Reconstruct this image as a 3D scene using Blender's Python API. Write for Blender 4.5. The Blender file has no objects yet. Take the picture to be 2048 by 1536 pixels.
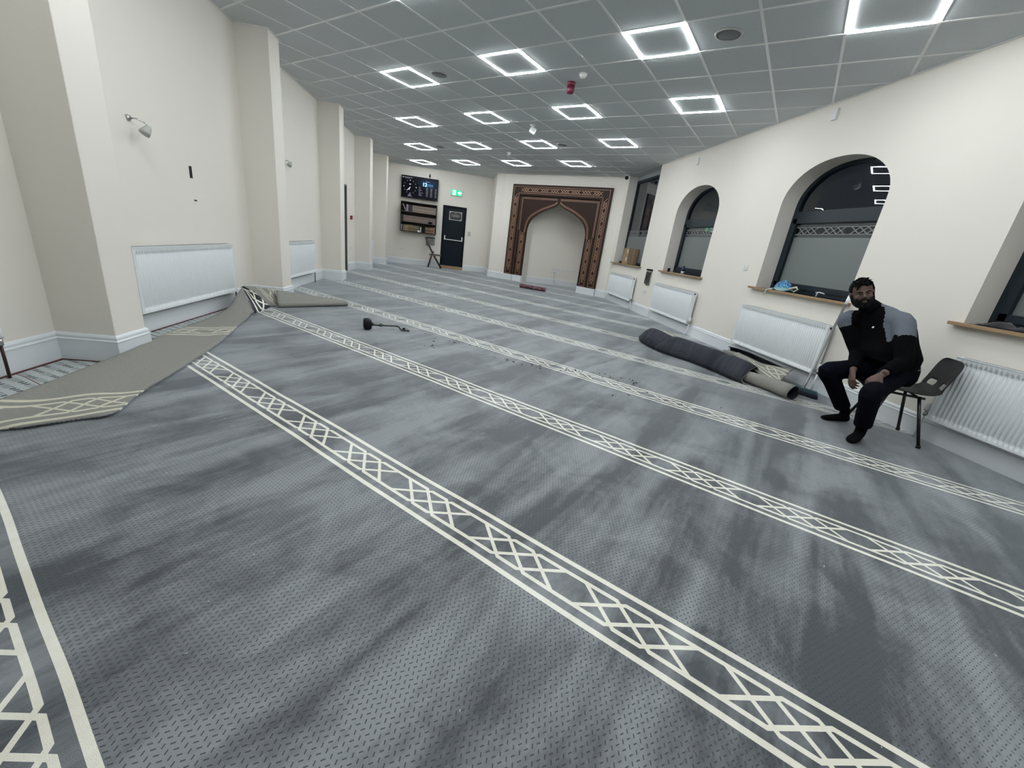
import bpy, bmesh, math, random
from mathutils import Vector, Matrix
random.seed(7)
SC = bpy.context.scene
COL = SC.collection
H = 3.24                      # ceiling height
# ceiling grid / carpet axes in room axes (the hall runs along Y, the qibla wall is turned)
TH = math.radians(131.3)
E1 = (math.cos(TH), math.sin(TH)); E2 = (math.sin(TH), -math.cos(TH))
def g2w(a, b, z=0.0): return Vector((a*E2[0]+b*E2[1], a*E1[0]+b*E1[1], z))
def w2g(x, y):
    return (x*E2[0]+y*E1[0], x*E2[1]+y*E1[1])

# ------------------------------------------------------------------ node helpers
class S:
    """a socket with arithmetic, for writing procedural materials as expressions"""
    def __init__(s, nt, sock): s.nt = nt; s.k = sock
    def _m(s, op, *o, clamp=False):
        n = s.nt.nodes.new('ShaderNodeMath'); n.operation = op; n.use_clamp = clamp
        for i, v in enumerate((s,)+o):
            if isinstance(v, S): s.nt.links.new(v.k, n.inputs[i])
            else: n.inputs[i].default_value = v
        return S(s.nt, n.outputs[0])
    def __add__(s, o): return s._m('ADD', o)
    def __sub__(s, o): return s._m('SUBTRACT', o)
    def __mul__(s, o): return s._m('MULTIPLY', o)
    def __truediv__(s, o): return s._m('DIVIDE', o)
    def mod(s, o): return s._m('FLOORED_MODULO', o)
    def abs(s): return s._m('ABSOLUTE')
    def lt(s, o): return s._m('LESS_THAN', o)
    def gt(s, o): return s._m('GREATER_THAN', o)
    def mx(s, o): return s._m('MAXIMUM', o)
    def mn(s, o): return s._m('MINIMUM', o)
    def floor(s): return s._m('FLOOR')
    def inv(s): return (s*-1.0)+1.0
    def clamp(s): return s._m('ADD', 0.0, clamp=True)
def newmat(name):
    m = bpy.data.materials.new(name); m.use_nodes = True
    nt = m.node_tree; b = nt.nodes['Principled BSDF']
    return m, nt, b
def noise(nt, vec, scale, detail=3.0, rough=0.5, dist=0.0):
    n = nt.nodes.new('ShaderNodeTexNoise'); n.inputs['Scale'].default_value = scale
    n.inputs['Detail'].default_value = detail; n.inputs['Roughness'].default_value = rough
    n.inputs['Distortion'].default_value = dist
    if vec is not None: nt.links.new(vec, n.inputs['Vector'])
    return S(nt, n.outputs[0])
def mapping(nt, vec, scale=(1,1,1), rot=(0,0,0), loc=(0,0,0)):
    n = nt.nodes.new('ShaderNodeMapping'); nt.links.new(vec, n.inputs[0])
    n.inputs['Scale'].default_value = scale; n.inputs['Rotation'].default_value = rot; n.inputs['Location'].default_value = loc
    return n.outputs[0]
def coord(nt, which='Object'):
    return nt.nodes.new('ShaderNodeTexCoord').outputs[which]
def geo_pos(nt): return nt.nodes.new('ShaderNodeNewGeometry').outputs['Position']
def sep(nt, vec):
    n = nt.nodes.new('ShaderNodeSeparateXYZ'); nt.links.new(vec, n.inputs[0])
    return [S(nt, o) for o in n.outputs]
def mixc(nt, fac, a, b):
    n = nt.nodes.new('ShaderNodeMix'); n.data_type = 'RGBA'
    if isinstance(fac, S): nt.links.new(fac.k, n.inputs[0])
    else: n.inputs[0].default_value = fac
    for i, v in ((6, a), (7, b)):
        if isinstance(v, (tuple, list)): n.inputs[i].default_value = tuple(v)+((1,) if len(v) == 3 else ())
        else: nt.links.new(v, n.inputs[i])
    return n.outputs[2]
def bump(nt, b, h, strength=0.3, dist=0.01):
    n = nt.nodes.new('ShaderNodeBump'); n.inputs['Strength'].default_value = strength; n.inputs['Distance'].default_value = dist
    nt.links.new(h.k, n.inputs['Height']); nt.links.new(n.outputs[0], b.inputs['Normal'])
def simple(name, c, rough=0.5, metal=0.0, var=0.06, scale=8.0, bmp=0.0, spec=None, sheen=0.0):
    m, nt, b = newmat(name)
    v = noise(nt, coord(nt), scale)
    lo = tuple(max(0, x*(1-var)) for x in c); hi = tuple(min(1, x*(1+var)) for x in c)
    nt.links.new(mixc(nt, v, lo, hi), b.inputs['Base Color'])
    b.inputs['Roughness'].default_value = rough; b.inputs['Metallic'].default_value = metal
    if spec is not None: b.inputs['Specular IOR Level'].default_value = spec
    if sheen: b.inputs['Sheen Weight'].default_value = sheen
    if bmp: bump(nt, b, noise(nt, coord(nt), scale*12, 2), bmp, 0.002)
    return m
def emit(name, c, strength):
    m, nt, b = newmat(name)
    b.inputs['Base Color'].default_value = (c[0]*.6, c[1]*.6, c[2]*.6, 1)
    b.inputs['Emission Color'].default_value = (*c, 1); b.inputs['Emission Strength'].default_value = strength
    v = noise(nt, coord(nt), 3.0)
    if strength < 10: nt.links.new((v*0.04+(strength*0.98)).k, b.inputs['Emission Strength']); m.cycles.emission_sampling = 'NONE'
    else: m.cycles.emission_sampling = 'FRONT'
    return m

def band_mask(u, v, c, P=0.516, line=0.118, inner=0.064, wo=0.0115, wi=0.0088):
    """interlaced band pattern; v - c = distance from the band's centre line"""
    d = v - c
    ad = d.abs()
    outer = (ad-line).abs().lt(wo)
    t = (d*(-1.0)+inner)*(1.0/(2*inner))      # 0 at the top edge, 1 at the bottom edge
    inside = ad.lt(inner+wi)
    def fam(w, start):
        m = (w-(start-0.065)).mod(P)
        on = m.lt(0.393)
        q = (m.mod(0.131)-0.0655).abs().lt(wi*1.45)
        return on*q
    A = fam(u - t*0.165, 0.087)
    B = fam(u + t*0.165, 0.254)
    def gap(a0, a1):                           # 1 inside the gap
        m = (u-a0).mod(P); return m.lt(a1-a0)
    top = (d-inner).abs().lt(wi)*gap(0.218, 0.254).inv()*gap(0.349, 0.385).inv()
    bot = (d+inner).abs().lt(wi)*gap(0.220, 0.252).inv()*gap(0.351, 0.383).inv()
    return outer.mx((A.mx(B)*inside).mx(top.mx(bot)))

def carpet_mat(name, backing=False, flat=False):
    m, nt, b = newmat(name)
    uvn = nt.nodes.new('ShaderNodeUVMap'); uvn.uv_map = 'carpet'; uv = uvn.outputs[0]
    u, v, _ = sep(nt, uv)
    vb = (v+(u-4.33)*0.012+3.2025+0.655).mod(1.31)-0.655
    wob = noise(nt, mapping(nt, uv, (1.3, 1.3, 1)), 1.0, 1)*0.02-0.01
    vb = vb+wob
    ux = (u-4.240)*(0.516/0.504)
    mask = band_mask(ux, vb, 0.0)
    fine = noise(nt, uv, 420.0, 1, 0.7)
    if not backing:
        inband = vb.abs().lt(0.131)
        # nap of the pile: long brushed strokes running across the bands, darker and lighter
        n1 = noise(nt, mapping(nt, uv, (3.1, 0.42, 1), (0, 0, 0.12)), 1.0, 2.0, 0.55, 0.9)
        n2 = noise(nt, mapping(nt, uv, (2.4, 2.0, 1), loc=(3, 7, 0)), 1.2, 4.0, 0.62, 0.6)
        n3 = noise(nt, mapping(nt, uv, (26.0, 2.6, 1), (0, 0, 0.2)), 1.0, 2.0, 0.6)
        n4 = noise(nt, mapping(nt, uv, (70.0, 28.0, 1)), 1.0, 2.0, 0.7)
        nap = ((n1-0.5)*3.0+(n2-0.5)*2.2+(n3-0.5)*0.9+(n4-0.5)*0.55+0.42).clamp()
        pile = mixc(nt, nap, (0.038, 0.046, 0.056), (0.275, 0.292, 0.31))
        if flat: pile = mixc(nt, nap, (0.026, 0.029, 0.038), (0.064, 0.070, 0.085))  # flat gives a darker pile, with shade put into the colour
        # dash weave
        col = (v/0.0162).floor()
        par = col.mod(2.0)
        x = (u+par*0.0093).mod(0.0186)-0.0093
        y = v.mod(0.0162)-0.0081
        sg = par*2.0-1.0
        along = y*0.86+x*sg*0.5
        perp = x*0.86-y*sg*0.5
        dash = perp.abs().lt(0.0016)*along.abs().lt(0.0054)*inband.inv()
        pile = mixc(nt, dash*0.88, pile, (0.010, 0.012, 0.016))
        cream = mixc(nt, nap, (0.76, 0.735, 0.62), (0.90, 0.885, 0.79))
        pile = mixc(nt, (fine-0.5)*0.5+0.16, pile, (0.02, 0.022, 0.025))
        col_ = mixc(nt, mask, pile, cream)
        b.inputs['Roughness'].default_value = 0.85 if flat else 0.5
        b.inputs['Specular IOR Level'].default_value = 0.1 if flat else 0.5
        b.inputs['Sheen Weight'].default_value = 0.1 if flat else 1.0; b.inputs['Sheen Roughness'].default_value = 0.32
        b.inputs['Sheen Tint'].default_value = (0.86, 0.93, 1, 1)
        bump(nt, b, fine, 0.4, 0.004)
    else:
        w = noise(nt, uv, 60.0, 3, 0.6)
        base = mixc(nt, w, (0.20, 0.20, 0.18), (0.285, 0.282, 0.255))
        col_ = mixc(nt, mask*0.85, base, (0.60, 0.57, 0.46))
        b.inputs['Roughness'].default_value = 0.9
        b.inputs['Specular IOR Level'].default_value = 0.2
        bump(nt, b, fine, 0.4, 0.003)
    nt.links.new(col_, b.inputs['Base Color'])
    return m

M = {}
def wallpaint(name, c):
    m, nt, b = newmat(name)
    p = geo_pos(nt)
    v = noise(nt, p, 1.1, 2, 0.6)
    c0 = tuple(x*0.95 for x in c)
    nt.links.new(mixc(nt, v, c0, c), b.inputs['Base Color'])
    b.inputs['Roughness'].default_value = 0.72; b.inputs['Specular IOR Level'].default_value = 0.25
    return m
M['wall'] = wallpaint('cream_wall_paint', (0.80, 0.765, 0.70))
M['trim'] = simple('white_gloss_trim', (0.72, 0.75, 0.78), 0.35, var=0.03)
M['white'] = simple('white_enamel', (0.76, 0.79, 0.81), 0.32, var=0.02)
M['plastic'] = simple('white_plastic', (0.74, 0.74, 0.73), 0.4, var=0.03)
M['greyplastic'] = simple('grey_plastic', (0.45, 0.45, 0.44), 0.45, var=0.05)
M['black'] = simple('black_plastic', (0.006, 0.006, 0.008), 0.5, var=0.2, spec=0.2)
M['darkmetal'] = simple('anthracite_metal', (0.014, 0.022, 0.030), 0.4, var=0.1, spec=0.25)
M['carpet'] = carpet_mat('grey_patterned_carpet')
M['backing'] = carpet_mat('carpet_backing', True)
M['shadepile'] = carpet_mat('carpet_pile_shaded_copy', False, True)  # darkened copy of the same carpet, shade painted into its pile
M['led'] = emit('led_light_strip', (0.93, 0.98, 1.0), 106.0)
def ceilmat():
    m, nt, b = newmat('grey_ceiling_tile')
    p = geo_pos(nt)
    s = noise(nt, p, 110.0, 1, 0.7)
    c = mixc(nt, s, (0.55, 0.59, 0.61), (0.67, 0.71, 0.73))
    nt.links.new(c, b.inputs['Base Color']); b.inputs['Roughness'].default_value = 0.9
    b.inputs['Specular IOR Level'].default_value = 0.15
    return m
M['ceil'] = ceilmat()
M['tbar'] = simple('glossy_ceiling_bar', (0.93, 0.94, 0.94), 0.25, 0.0, var=0.03)
def woodmat(name, c1, c2, rough=0.45, axis=(1, 14, 14), spec=0.4):
    m, nt, b = newmat(name); b.inputs['Specular IOR Level'].default_value = spec
    p = mapping(nt, coord(nt), axis)
    v = noise(nt, p, 2.5, 5, 0.6, 1.2)
    nt.links.new(mixc(nt, v, c1, c2), b.inputs['Base Color']); b.inputs['Roughness'].default_value = rough
    bump(nt, b, v, 0.1, 0.002)
    return m
M['walnut'] = woodmat('dark_walnut', (0.018, 0.009, 0.007), (0.038, 0.018, 0.013), 0.5, (14, 14, 1), 0.2)
M['inlay'] = simple('copper_coloured_inlay', (0.50, 0.30, 0.19), 0.45, 0.2, var=0.15, scale=20)
M['oak'] = woodmat('oak_sill', (0.24, 0.155, 0.08), (0.40, 0.27, 0.15), 0.4, (14, 1, 14))

# ------------------------------------------------------------------ mesh helpers
class MB:
    def __init__(s): s.v = []; s.f = []; s.mi = []; s.uv = {}; s.sm = []
    def vert(s, p): s.v.append(tuple(p)); return len(s.v)-1
    def face(s, idx, mi=0, smooth=False): s.f.append(tuple(idx)); s.mi.append(mi); s.sm.append(smooth)
    def poly(s, pts, mi=0): s.face([s.vert(p) for p in pts], mi)
    def box(s, lo, hi, mi=0, mat=None):
        x0, y0, z0 = lo; x1, y1, z1 = hi
        P = [(x0,y0,z0),(x1,y0,z0),(x1,y1,z0),(x0,y1,z0),(x0,y0,z1),(x1,y0,z1),(x1,y1,z1),(x0,y1,z1)]
        if mat is not None: P = [mat @ Vector(p) for p in P]
        i = [s.vert(p) for p in P]
        for q in ((0,3,2,1),(4,5,6,7),(0,1,5,4),(1,2,6,5),(2,3,7,6),(3,0,4,7)): s.face([i[k] for k in q], mi)
    def prism(s, pts, h0, h1, mi=0, f=None):
        """polygon pts (2d) extruded; f maps (x, y, h) -> 3d"""
        f = f or (lambda x, y, h: (x, y, h))
        n = len(pts)
        a = [s.vert(f(x, y, h0)) for x, y in pts]; b = [s.vert(f(x, y, h1)) for x, y in pts]
        s.face(a[::-1], mi); s.face(b, mi)
        for k in range(n): s.face((a[k], a[(k+1) % n], b[(k+1) % n], b[k]), mi)
    def tube(s, pts, r, seg=10, mi=0, cap=True, flat=1.0, up=None):
        """sweep of circles along pts, r a number or a list; flat squashes one axis"""
        pts = [Vector(p) for p in pts]; n = len(pts)
        rs = r if isinstance(r, (list, tuple)) else [r]*n
        rings = []; prev = None
        for k in range(n):
            t = (pts[min(k+1, n-1)]-pts[max(k-1, 0)]).normalized()
            if prev is None:
                a = Vector(up) if up else (Vector((0,0,1)) if abs(t.z) < 0.9 else Vector((1,0,0)))
            else: a = prev
            nrm = (a-t*a.dot(t))
            if nrm.length < 1e-6: nrm = t.orthogonal()
            nrm.normalize(); prev = nrm; bn = t.cross(nrm)
            rings.append([s.vert(pts[k]+nrm*rs[k]*flat*math.cos(q)+bn*rs[k]*math.sin(q)) for q in [2*math.pi*j/seg for j in range(seg)]])
        for k in range(n-1):
            for j in range(seg):
                s.face((rings[k][j], rings[k][(j+1) % seg], rings[k+1][(j+1) % seg], rings[k+1][j]), mi, True)
        if cap: s.face(rings[0][::-1], mi); s.face(rings[-1], mi)
    def lathe(s, prof, org=(0,0,0), seg=20, mi=0, mat=None):
        rings = []
        for r, z in prof:
            ring = []
            for j in range(seg):
                p = Vector((r*math.cos(2*math.pi*j/seg), r*math.sin(2*math.pi*j/seg), z))
                if mat is not None: p = mat @ p
                ring.append(s.vert(p+Vector(org)))
            rings.append(ring)
        for k in range(len(prof)-1):
            for j in range(seg): s.face((rings[k][j], rings[k][(j+1) % seg], rings[k+1][(j+1) % seg], rings[k+1][j]), mi, True)
        s.face(rings[0][::-1], mi); s.face(rings[-1], mi)
    def grid(s, P, mi=0, closed=False):
        """P[i][j] points"""
        I = [[s.vert(p) for p in row] for row in P]
        for i in range(len(P)-1):
            m = len(P[i])
            for j in range(m if closed else m-1):
                s.face((I[i][j], I[i][(j+1) % m], I[i+1][(j+1) % m], I[i+1][j]), mi, True)
        return I
    def build(s, name, mats, parent=None, local=False, bevel=0.0, solid=0.0, sub=0, uvf=None, mo=0):
        me = bpy.data.meshes.new(name)
        vs = s.v
        if parent is not None and not local:
            inv = WM[parent.name].inverted(); vs = [tuple(inv @ Vector(p)) for p in vs]
        me.from_pydata(vs, [], s.f); me.update()
        mats = mats if isinstance(mats, (list, tuple)) else [mats]
        for m in mats: me.materials.append(m)
        me.polygons.foreach_set('material_index', s.mi); me.polygons.foreach_set('use_smooth', s.sm)
        if uvf is not None:
            L = me.uv_layers.new(name='carpet')
            for lp in me.loops: L.data[lp.index].uv = uvf[lp.vertex_index] if isinstance(uvf, list) else uvf(s.v[lp.vertex_index])
        bm = bmesh.new(); bm.from_mesh(me)
        if bevel or not uvf: bmesh.ops.recalc_face_normals(bm, faces=bm.faces)
        bm.to_mesh(me); bm.free()
        o = bpy.data.objects.new(name, me); COL.objects.link(o)
        if parent is not None: o.parent = parent
        WM[o.name] = WM[parent.name].copy() if parent is not None else Matrix.Identity(4)
        if bevel:
            b = o.modifiers.new('bevel', 'BEVEL'); b.width = bevel; b.segments = 2; b.limit_method = 'ANGLE'
        if solid:
            q = o.modifiers.new('thickness', 'SOLIDIFY'); q.thickness = solid; q.offset = 0
            if mo: q.material_offset = mo; q.material_offset_rim = mo
        if sub:
            q = o.modifiers.new('smooth', 'SUBSURF'); q.levels = sub; q.render_levels = sub
        return o
WM = {}
def empty(name, loc=(0,0,0), rz=0.0):
    o = bpy.data.objects.new(name, None); COL.objects.link(o); o.location = loc; o.rotation_euler = (0, 0, rz)
    o.empty_display_size = 0.1
    WM[o.name] = Matrix.Translation(Vector(loc)) @ Matrix.Rotation(rz, 4, 'Z')
    return o
def tag(o, label, cat, group=None, kind=None):
    if label: o['label'] = label
    if cat: o['category'] = cat
    if group: o['group'] = group
    if kind: o['kind'] = kind
    return o
def struct(o, label=None, cat=None):
    o['kind'] = 'structure'
    if label: o['label'] = label
    if cat: o['category'] = cat
    return o
def copy_tree(o, parent=None):
    c = o.copy(); COL.objects.link(c)
    if parent is not None: c.parent = parent
    WM[c.name] = WM[o.name].copy()
    for ch in list(o.children): copy_tree(ch, c)
    return c
def place(o, loc, rz=0.0):
    o.location = loc; o.rotation_euler = (0, 0, rz); return o
ORD = ['first','second','third','fourth','fifth','sixth','seventh','eighth','ninth','tenth','eleventh','twelfth','thirteenth','fourteenth','fifteenth','sixteenth','seventeenth','eighteenth','nineteenth','twentieth']
def ordn(k):
    if k <= 20: return ORD[k-1]
    tens = {2:'twenty',3:'thirty',4:'forty',5:'fifty'}[k//10]
    return ({2:'twentieth',3:'thirtieth',4:'fortieth',5:'fiftieth'}[k//10] if k % 10 == 0 else tens+'-'+ORD[k%10-1])
def polyline_extrude(mb, path, prof, mi=0):
    """prof: (out, z) pairs; room is to the left of the path; mitred corners"""
    n = len(path); P = [Vector((x, y)) for x, y in path]
    rows = []
    for k in range(n):
        d0 = (P[k]-P[k-1]).normalized() if k > 0 else None
        d1 = (P[k+1]-P[k]).normalized() if k < n-1 else None
        if d0 is None: nn = Vector((-d1.y, d1.x))
        elif d1 is None: nn = Vector((-d0.y, d0.x))
        else:
            a = Vector((-d0.y, d0.x)); b = Vector((-d1.y, d1.x)); m = (a+b)
            nn = m/(1+a.dot(b)) if abs(1+a.dot(b)) > 1e-3 else a
        rows.append([(P[k].x+nn.x*o, P[k].y+nn.y*o, z) for o, z in prof])
    I = [[mb.vert(p) for p in r] for r in rows]
    m = len(prof)
    for k in range(n-1):
        for j in range(m-1): mb.face((I[k][j], I[k+1][j], I[k+1][j+1], I[k][j+1]), mi)
    mb.face(I[0][::-1], mi); mb.face(I[-1], mi)
SKIRT = [(0.0, 0.0), (0.020, 0.0), (0.020, 0.150), (0.024, 0.153), (0.024, 0.160), (0.014, 0.166), (0.016, 0.182), (0.012, 0.192), (0.006, 0.200), (0.0, 0.202)]

# ------------------------------------------------------------------ camera
cam = bpy.data.cameras.new('camera'); co = bpy.data.objects.new('camera', cam); COL.objects.link(co)
R0 = (0.9860110, -0.1129202, 0.1226022); R1 = (0.0776009, -0.3399803, -0.9372254); R2 = (0.1475140, 0.9336286, -0.3264616)
co.matrix_world = Matrix(((R0[0], -R1[0], -R2[0], 1.3469), (R0[1], -R1[1], -R2[1], -7.0770), (R0[2], -R1[2], -R2[2], 1.2120), (0, 0, 0, 1)))
cam.sensor_width = 36.0; cam.lens = 814.365/2048*36.0; cam.clip_start = 0.02
SC.camera = co
SC.cycles.max_bounces = 7; SC.cycles.diffuse_bounces = 4; SC.cycles.glossy_bounces = 3; SC.cycles.transmission_bounces = 5
SC.cycles.caustics_reflective = False; SC.cycles.caustics_refractive = False
SC.cycles.use_adaptive_sampling = True; SC.cycles.adaptive_threshold = 0.03; SC.cycles.adaptive_min_samples = 20; SC.cycles.use_light_tree = False
SC.view_settings.view_transform = 'Standard'; SC.view_settings.look = 'None'; SC.view_settings.gamma = 1.0
SC.view_settings.use_curve_mapping = False
SC.view_settings.exposure = 0.0
w = bpy.data.worlds.new('night'); SC.world = w; w.use_nodes = True
w.node_tree.nodes['Background'].inputs[0].default_value = (0.006, 0.008, 0.012, 1)
w.node_tree.nodes['Background'].inputs[1].default_value = 1.0

# ------------------------------------------------------------------ room shell
XL, XR, YB, YF, XP = -1.52, 5.60, -9.6, 8.80, -1.13
PIERS = [(-6.75, -6.45), (-3.81, -3.51), (-0.80, -0.49), (2.20, 2.50), (4.98, 5.28), (7.36, 7.66)]
guv = lambda p: w2g(p[0], p[1])
mb = MB()
FOLD = [(-1.12, YB), (-1.10, -7.0), (-1.06, -5.2), (-1.06, -4.3), (-1.08, -3.9), (-1.16, -3.5), (-1.26, -3.0), (-1.30, -2.4), (-1.30, -1.9), (-1.22, -1.45), (-1.05, -1.0), (-0.98, -0.55)]
outer = [(5.64, YB), (5.64, 8.85), (-1.75, 8.85), (-1.75, -0.5), (-1.2, -0.5)]
ring = [(x, y) for x, y in FOLD]
mb.poly([(x, y, 0) for x, y in ring+outer[::-1]])
fl = mb.build('floor', M['carpet'], uvf=guv)
struct(fl, 'grey patterned carpet with cream interlaced bands across the hall', 'carpet')
bmf = bmesh.new(); bmf.from_mesh(fl.data); bmesh.ops.triangulate(bmf, faces=bmf.faces)
for f_ in bmf.faces:
    if f_.normal.z < 0: f_.normal_flip()
bmf.to_mesh(fl.data); bmf.free()
mb = MB(); mb.box((XL-0.4, YB-0.2, -0.16), (XR+0.5, YF+0.3, -0.06)); struct(mb.build('floor_slab', simple('concrete', (0.3, 0.3, 0.3), 0.9)))

# ceiling with its bars
mb = MB(); mb.box((XL-0.3, YB-0.1, H), (XR+0.3, YF+0.2, H+0.05))
ce = struct(mb.build('ceiling', M['ceil']), 'suspended ceiling of grey square tiles in a metal grid', 'ceiling')
mb = MB()
def clip_rect(p, d, x0, x1, y0, y1):
    t0, t1 = -99.0, 99.0
    for a, lo, hi in ((0, x0, x1), (1, y0, y1)):
        if abs(d[a]) < 1e-9:
            if not lo <= p[a] <= hi: return None
            continue
        q0, q1 = (lo-p[a])/d[a], (hi-p[a])/d[a]
        if q0 > q1: q0, q1 = q1, q0
        t0 = max(t0, q0); t1 = min(t1, q1)
    return (t0, t1) if t1 > t0+0.05 else None
for fam in (0, 1):
    for k in range(-40, 40):
        p = g2w(0, k*0.6) if fam == 0 else g2w(k*0.6, 0)
        d = g2w(1, 0) if fam == 0 else g2w(0, 1)
        r = clip_rect(p, d, XL, XR, YB, YF)
        if not r: continue
        a, b = p+d*r[0], p+d*r[1]; n = Vector((-d.y, d.x, 0))*0.012
        zz = 0.0035 if fam == 0 else 0.0032
        mb.prism([((a+n).x, (a+n).y), ((a-n).x, (a-n).y), ((b-n).x, (b-n).y), ((b+n).x, (b+n).y)], H-zz, H+0.002)
# wall angle trim all round
mb.box((XL, YB, H-0.006), (XL+0.02, YF, H)); mb.box((XR-0.02, YB, H-0.006), (XR, 4.66, H)); mb.box((XL, YF-0.02, H-0.006), (2.3, YF, H))
for y0, y1 in PIERS: mb.box((XL, y0-0.02, H-0.006), (XP+0.02, y1+0.02, H))
mb.build('ceiling_grid', M['tbar'], ce)

# left wall with piers and a doorway
mb = MB()
DL0, DL1, DLH = 3.30, 4.22, 2.02
mb.box((XL-0.25, YB, -0.05), (XL, DL0, H)); mb.box((XL-0.25, DL0, DLH), (XL, DL1, H)); mb.box((XL-0.25, DL1, -0.05), (XL, YF+0.2, H))
for y0, y1 in PIERS: mb.box((XL-0.02, y0, -0.05), (XP, y1, H))
struct(mb.build('wall_left', M['wall'], bevel=0.004), 'cream wall on the left with boxed piers', 'wall')
# far wall
mb = MB(); DX0, DX1, DZ1 = 0.585, 1.418, 2.155
mb.box((XL-0.25, YF, -0.05), (DX0, YF+0.2, H)); mb.box((DX0, YF, DZ1), (DX1, YF+0.2, H)); mb.box((DX1, YF, -0.05), (2.7, YF+0.2, H))
struct(mb.build('wall_far', M['wall']), 'cream far wall with the screen and the door', 'wall')
mb = MB(); mb.box((XL-0.3, YB-0.2, -0.05), (XR+0.4, YB, H)); struct(mb.build('wall_rear', M['wall']))
# right wall with window openings
XW = 5.87
WIN = [('rect', 2.65, 4.50), ('arch', 0.0, 1.47), ('arch', -2.965, -1.47), ('arch', -5.60, -4.105), ('arch', -8.35, -6.85)]
ZS, ZSP, ZR = 1.04, 2.13, 0.485
def arch_z(y, y0, y1, spring=ZSP, rise=ZR):
    c = (y0+y1)/2; a = (y1-y0)/2; q = min(1.0, abs(y-c)/a)
    return spring+rise*math.sqrt(max(0, 1-q**2.15))
mb = MB(); ys = YB; 
for kind, y0, y1 in WIN[::-1]:
    mb.box((XR, ys, -0.05), (XW, y0, H)); mb.box((XR, y0, -0.05), (XW, y1, ZS))
    if kind == 'arch':
        N = 30
        for k in range(N):
            a = (y0+y1)/2-(y1-y0)/2*math.cos(math.pi*k/N); b = (y0+y1)/2-(y1-y0)/2*math.cos(math.pi*(k+1)/N)
            za, zb = arch_z(a, y0, y1), arch_z(b, y0, y1)
            mb.prism([(a, za), (b, zb), (b, H), (a, H)], XR, XW, f=lambda x, y, h: (h, x, y))
    ys = y1
mb.box((XR, ys, -0.05), (XW, 8.9, H))
struct(mb.build('wall_right', M['wall']), 'cream wall on the right with arched windows', 'wall')

# windows
def glassmat(name, frost_top, band_c, uoff=0.0):
    m, nt, b = newmat(name)
    p = geo_pos(nt); x, y, z = sep(nt, p)
    mask = band_mask(y*1.28+uoff, (z-band_c)*1.42, 0.0, line=0.094, wo=0.004, wi=0.009)
    frost = z.lt(frost_top)
    f = frost.mx(mask)
    b.inputs['Base Color'].default_value = (0.16, 0.175, 0.175, 1); b.inputs['Roughness'].default_value = 0.45
    g = nt.nodes.new('ShaderNodeBsdfPrincipled'); g.inputs['Base Color'].default_value = (0.85, 0.9, 0.92, 1)
    g.inputs['Transmission Weight'].default_value = 1.0; g.inputs['Roughness'].default_value = 0.0; g.inputs['IOR'].default_value = 1.5
    mx = nt.nodes.new('ShaderNodeMixShader'); nt.links.new(f.k, mx.inputs[0]); nt.links.new(g.outputs[0], mx.inputs[1]); nt.links.new(b.outputs[0], mx.inputs[2])
    nt.links.new(mx.outputs[0], nt.nodes['Material Output'].inputs[0])
    return m
M['pane'] = glassmat('window_glass_with_frosted_film', 1.752, 1.832)
XG = 5.865
labels = ['tall rectangular window beside the timber surround', 'arched window above the keyholder end', 'large arched window with a blue sun hat on its sill', 'arched window at the right edge of the room', 'arched window near the rear wall']
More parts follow.
